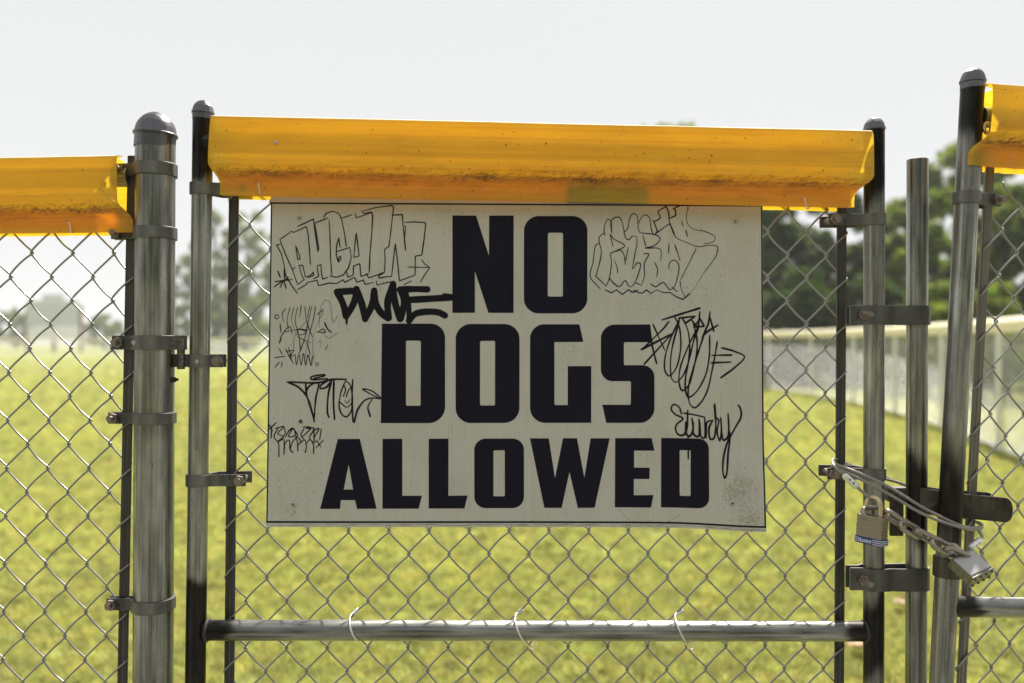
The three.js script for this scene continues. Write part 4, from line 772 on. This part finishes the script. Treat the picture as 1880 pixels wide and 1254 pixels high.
function padlock(label, pos, R, body, band, seed) {
  const g = thing('padlock', pos, label, 'padlock', 'padlocks on the gate latch'); g.quaternion.setFromRotationMatrix(R);
  const w = 0.046, h = 0.047, d = 0.024, n = 11, geos = [];
  for (let i = 0; i < n; i++) { const b = new RoundedBoxGeometry(w - (i % 3) * 0.0005, h / n - 0.0009, d - (i % 2) * 0.0004, 2, 0.0010); b.translate(0, -h / 2 + h * (i + 0.5) / n, 0); geos.push(b); }
  geos.push(new THREE.BoxGeometry(w - 0.003, h - 0.002, d - 0.003)); geos.forEach((q, i) => { if (q.index) geos[i] = q.toNonIndexed(); });
  mesh('laminated_body', mergeGeometries(geos), body, g);
  const s = []; for (let i = 0; i <= 30; i++) { const a = Math.PI * i / 30; s.push(new V3(0.0125 * Math.cos(a), h / 2 + 0.017 + 0.0135 * Math.sin(a), 0)); } s.unshift(new V3(0.0125, h / 2 - 0.004, 0), new V3(0.0125, h / 2 + 0.008, 0)); s.push(new V3(-0.0125, h / 2 + 0.008, 0), new V3(-0.0125, h / 2 - 0.004, 0));
  mesh('shackle', tubeGeo(s, 0.0038, 14), M.brass, g);
  const rv = []; for (const x of [-1, -0.33, 0.33, 1]) for (const z of [-1, 1]) { const c = new THREE.CylinderGeometry(0.0024, 0.002, 0.002, 10); c.translate(x * 0.018, -h / 2 - 0.001, z * 0.008); rv.push(c); } mesh('rivets', mergeGeometries(rv), M.lockDark, g);
  if (band) { const b = new RoundedBoxGeometry(w + 0.003, 0.012, d + 0.003, 3, 0.003), p = b.attributes.position, nn = b.attributes.normal, uv = b.attributes.uv; for (let i = 0; i < p.count; i++) { const front = Math.abs(nn.getZ(i)) > 0.6; uv.setXY(i, front ? 0.5 + p.getX(i) / (w + 0.003) * Math.sign(nn.getZ(i)) : 0.985, 0.5 + p.getY(i) / 0.012); } b.translate(0, -h / 2 + 0.0035, 0); mesh('blue_bumper', b, band, g); }
  if (!band) { const c = new RoundedBoxGeometry(w * 0.94, h * 0.80, d + 0.0016, 3, 0.002); c.translate(0, 0.001, 0); mesh('cover_plate', c, M.plate, g); }
  return g;
}
const lockBand = (() => { const c = document.createElement('canvas'); c.width = 512; c.height = 128; const x = c.getContext('2d'); x.fillStyle = 'rgb(26,44,112)'; x.fillRect(0, 0, 512, 128); x.fillStyle = 'rgb(214,218,226)'; for (const y of [22, 58, 94]) { x.fillRect(0, y, 70, 12); x.fillRect(345, y, 167, 12); } x.font = 'bold 96px serif'; x.fillText('Master', 74, 96, 262); const t = new THREE.CanvasTexture(c); t.colorSpace = THREE.SRGBColorSpace; return t; })();
padlock('laminated padlock with blue bumper hanging before the latch stile', at(1601, 971, 1.405), new THREE.Matrix4().makeRotationFromEuler(new THREE.Euler(-0.08, -0.88, -0.03, 'YXZ')), M.lamina, std({ name: 'lock_bumper', map: lockBand, roughness: 0.45 }), 1);
{ const Y = new V3(-0.40, 0.55, -0.73).normalize(), X = new V3(0.85, 0.28, -0.255).normalize(), Z = new V3().crossVectors(X, Y).normalize(); X.crossVectors(Y, Z); padlock('tilted grey padlock lying against the leaning gate bar', at(1782, 1042, 1.368), new THREE.Matrix4().makeBasis(X, Y, Z), M.lockGrey, null, 2); }
{ // twisted cable looped round both gate edges
  const o = at(1540, 860, 1.44), g = thing('steel_cable', o, 'twisted steel cable looped round both gate edges above the padlocks', 'cable');
  const A = (l) => curve(l.map(([x, y, z]) => at(x, y, z).sub(o)), 140);
  const strand = (name, l, r) => { const p = A(l), n = p.length, gs = []; for (let k = 0; k < 5; k++) { const q = p.map((c, i) => { const t = p[Math.min(n - 1, i + 1)].clone().sub(p[Math.max(0, i - 1)]).normalize(), u = new V3(0, 1, 0.01).cross(t).normalize(), v = t.clone().cross(u), a = i * 0.85 + k * 1.2566; return c.clone().addScaledVector(u, Math.cos(a) * r * 0.55).addScaledVector(v, Math.sin(a) * r * 0.55); }); gs.push(tubeGeo(q, r * 0.5, 5)); } return mesh(name, mergeGeometries(gs), M.cable, g); };
  strand('strand', [[1598, 916, 1.408], [1578, 898, 1.412], [1556, 876, 1.418], [1534, 858, 1.43], [1529, 848, 1.45], [1533, 843, 1.475], [1553, 851, 1.52], [1600, 866, 1.54], [1665, 893, 1.53], [1735, 930, 1.50], [1785, 955, 1.475], [1802, 962, 1.44], [1798, 968, 1.412], [1770, 967, 1.392], [1700, 935, 1.392], [1625, 890, 1.405], [1560, 862, 1.42], [1535, 853, 1.437]], 0.0027);
  strand('strand', [[1535, 853, 1.437], [1528, 856, 1.46], [1548, 862, 1.50], [1610, 876, 1.53], [1668, 893, 1.525], [1740, 938, 1.50], [1790, 958, 1.47], [1803, 966, 1.435], [1796, 973, 1.41], [1755, 966, 1.385], [1695, 944, 1.385], [1640, 912, 1.398], [1580, 880, 1.412], [1543, 862, 1.426]], 0.0027);
  strand('strand', [[1796, 972, 1.412], [1803, 985, 1.40], [1796, 998, 1.390], [1781, 1013, 1.380], [1776, 1024, 1.376]], 0.0027);
  for (const [a, b] of [[[1551, 873, 1.4185], [1572, 893, 1.412]], [[1800, 992, 1.393], [1783, 1005, 1.384]]]) { const p = at(...a).sub(o), q = at(...b).sub(o), d = q.clone().sub(p), f = new THREE.CapsuleGeometry(0.0062, d.length() * 0.8, 5, 16); f.applyQuaternion(new THREE.Quaternion().setFromUnitVectors(new V3(0, 1, 0), d.clone().normalize())); f.translate((p.x + q.x) / 2, (p.y + q.y) / 2, (p.z + q.z) / 2); const m = mesh('ferrule', f, M.ferrule, g); const dn = new V3(0, 0, 1); for (const k of [0.35, 0.68]) { const s = new THREE.SphereGeometry(0.0022, 10, 6); s.scale(1, 1, 0.4); const c = p.clone().lerp(q, k); s.translate(c.x, c.y, c.z + 0.0058); mesh('crimp_dent', s, M.lockDark, m); } }
}
renderer.render(scene, camera);
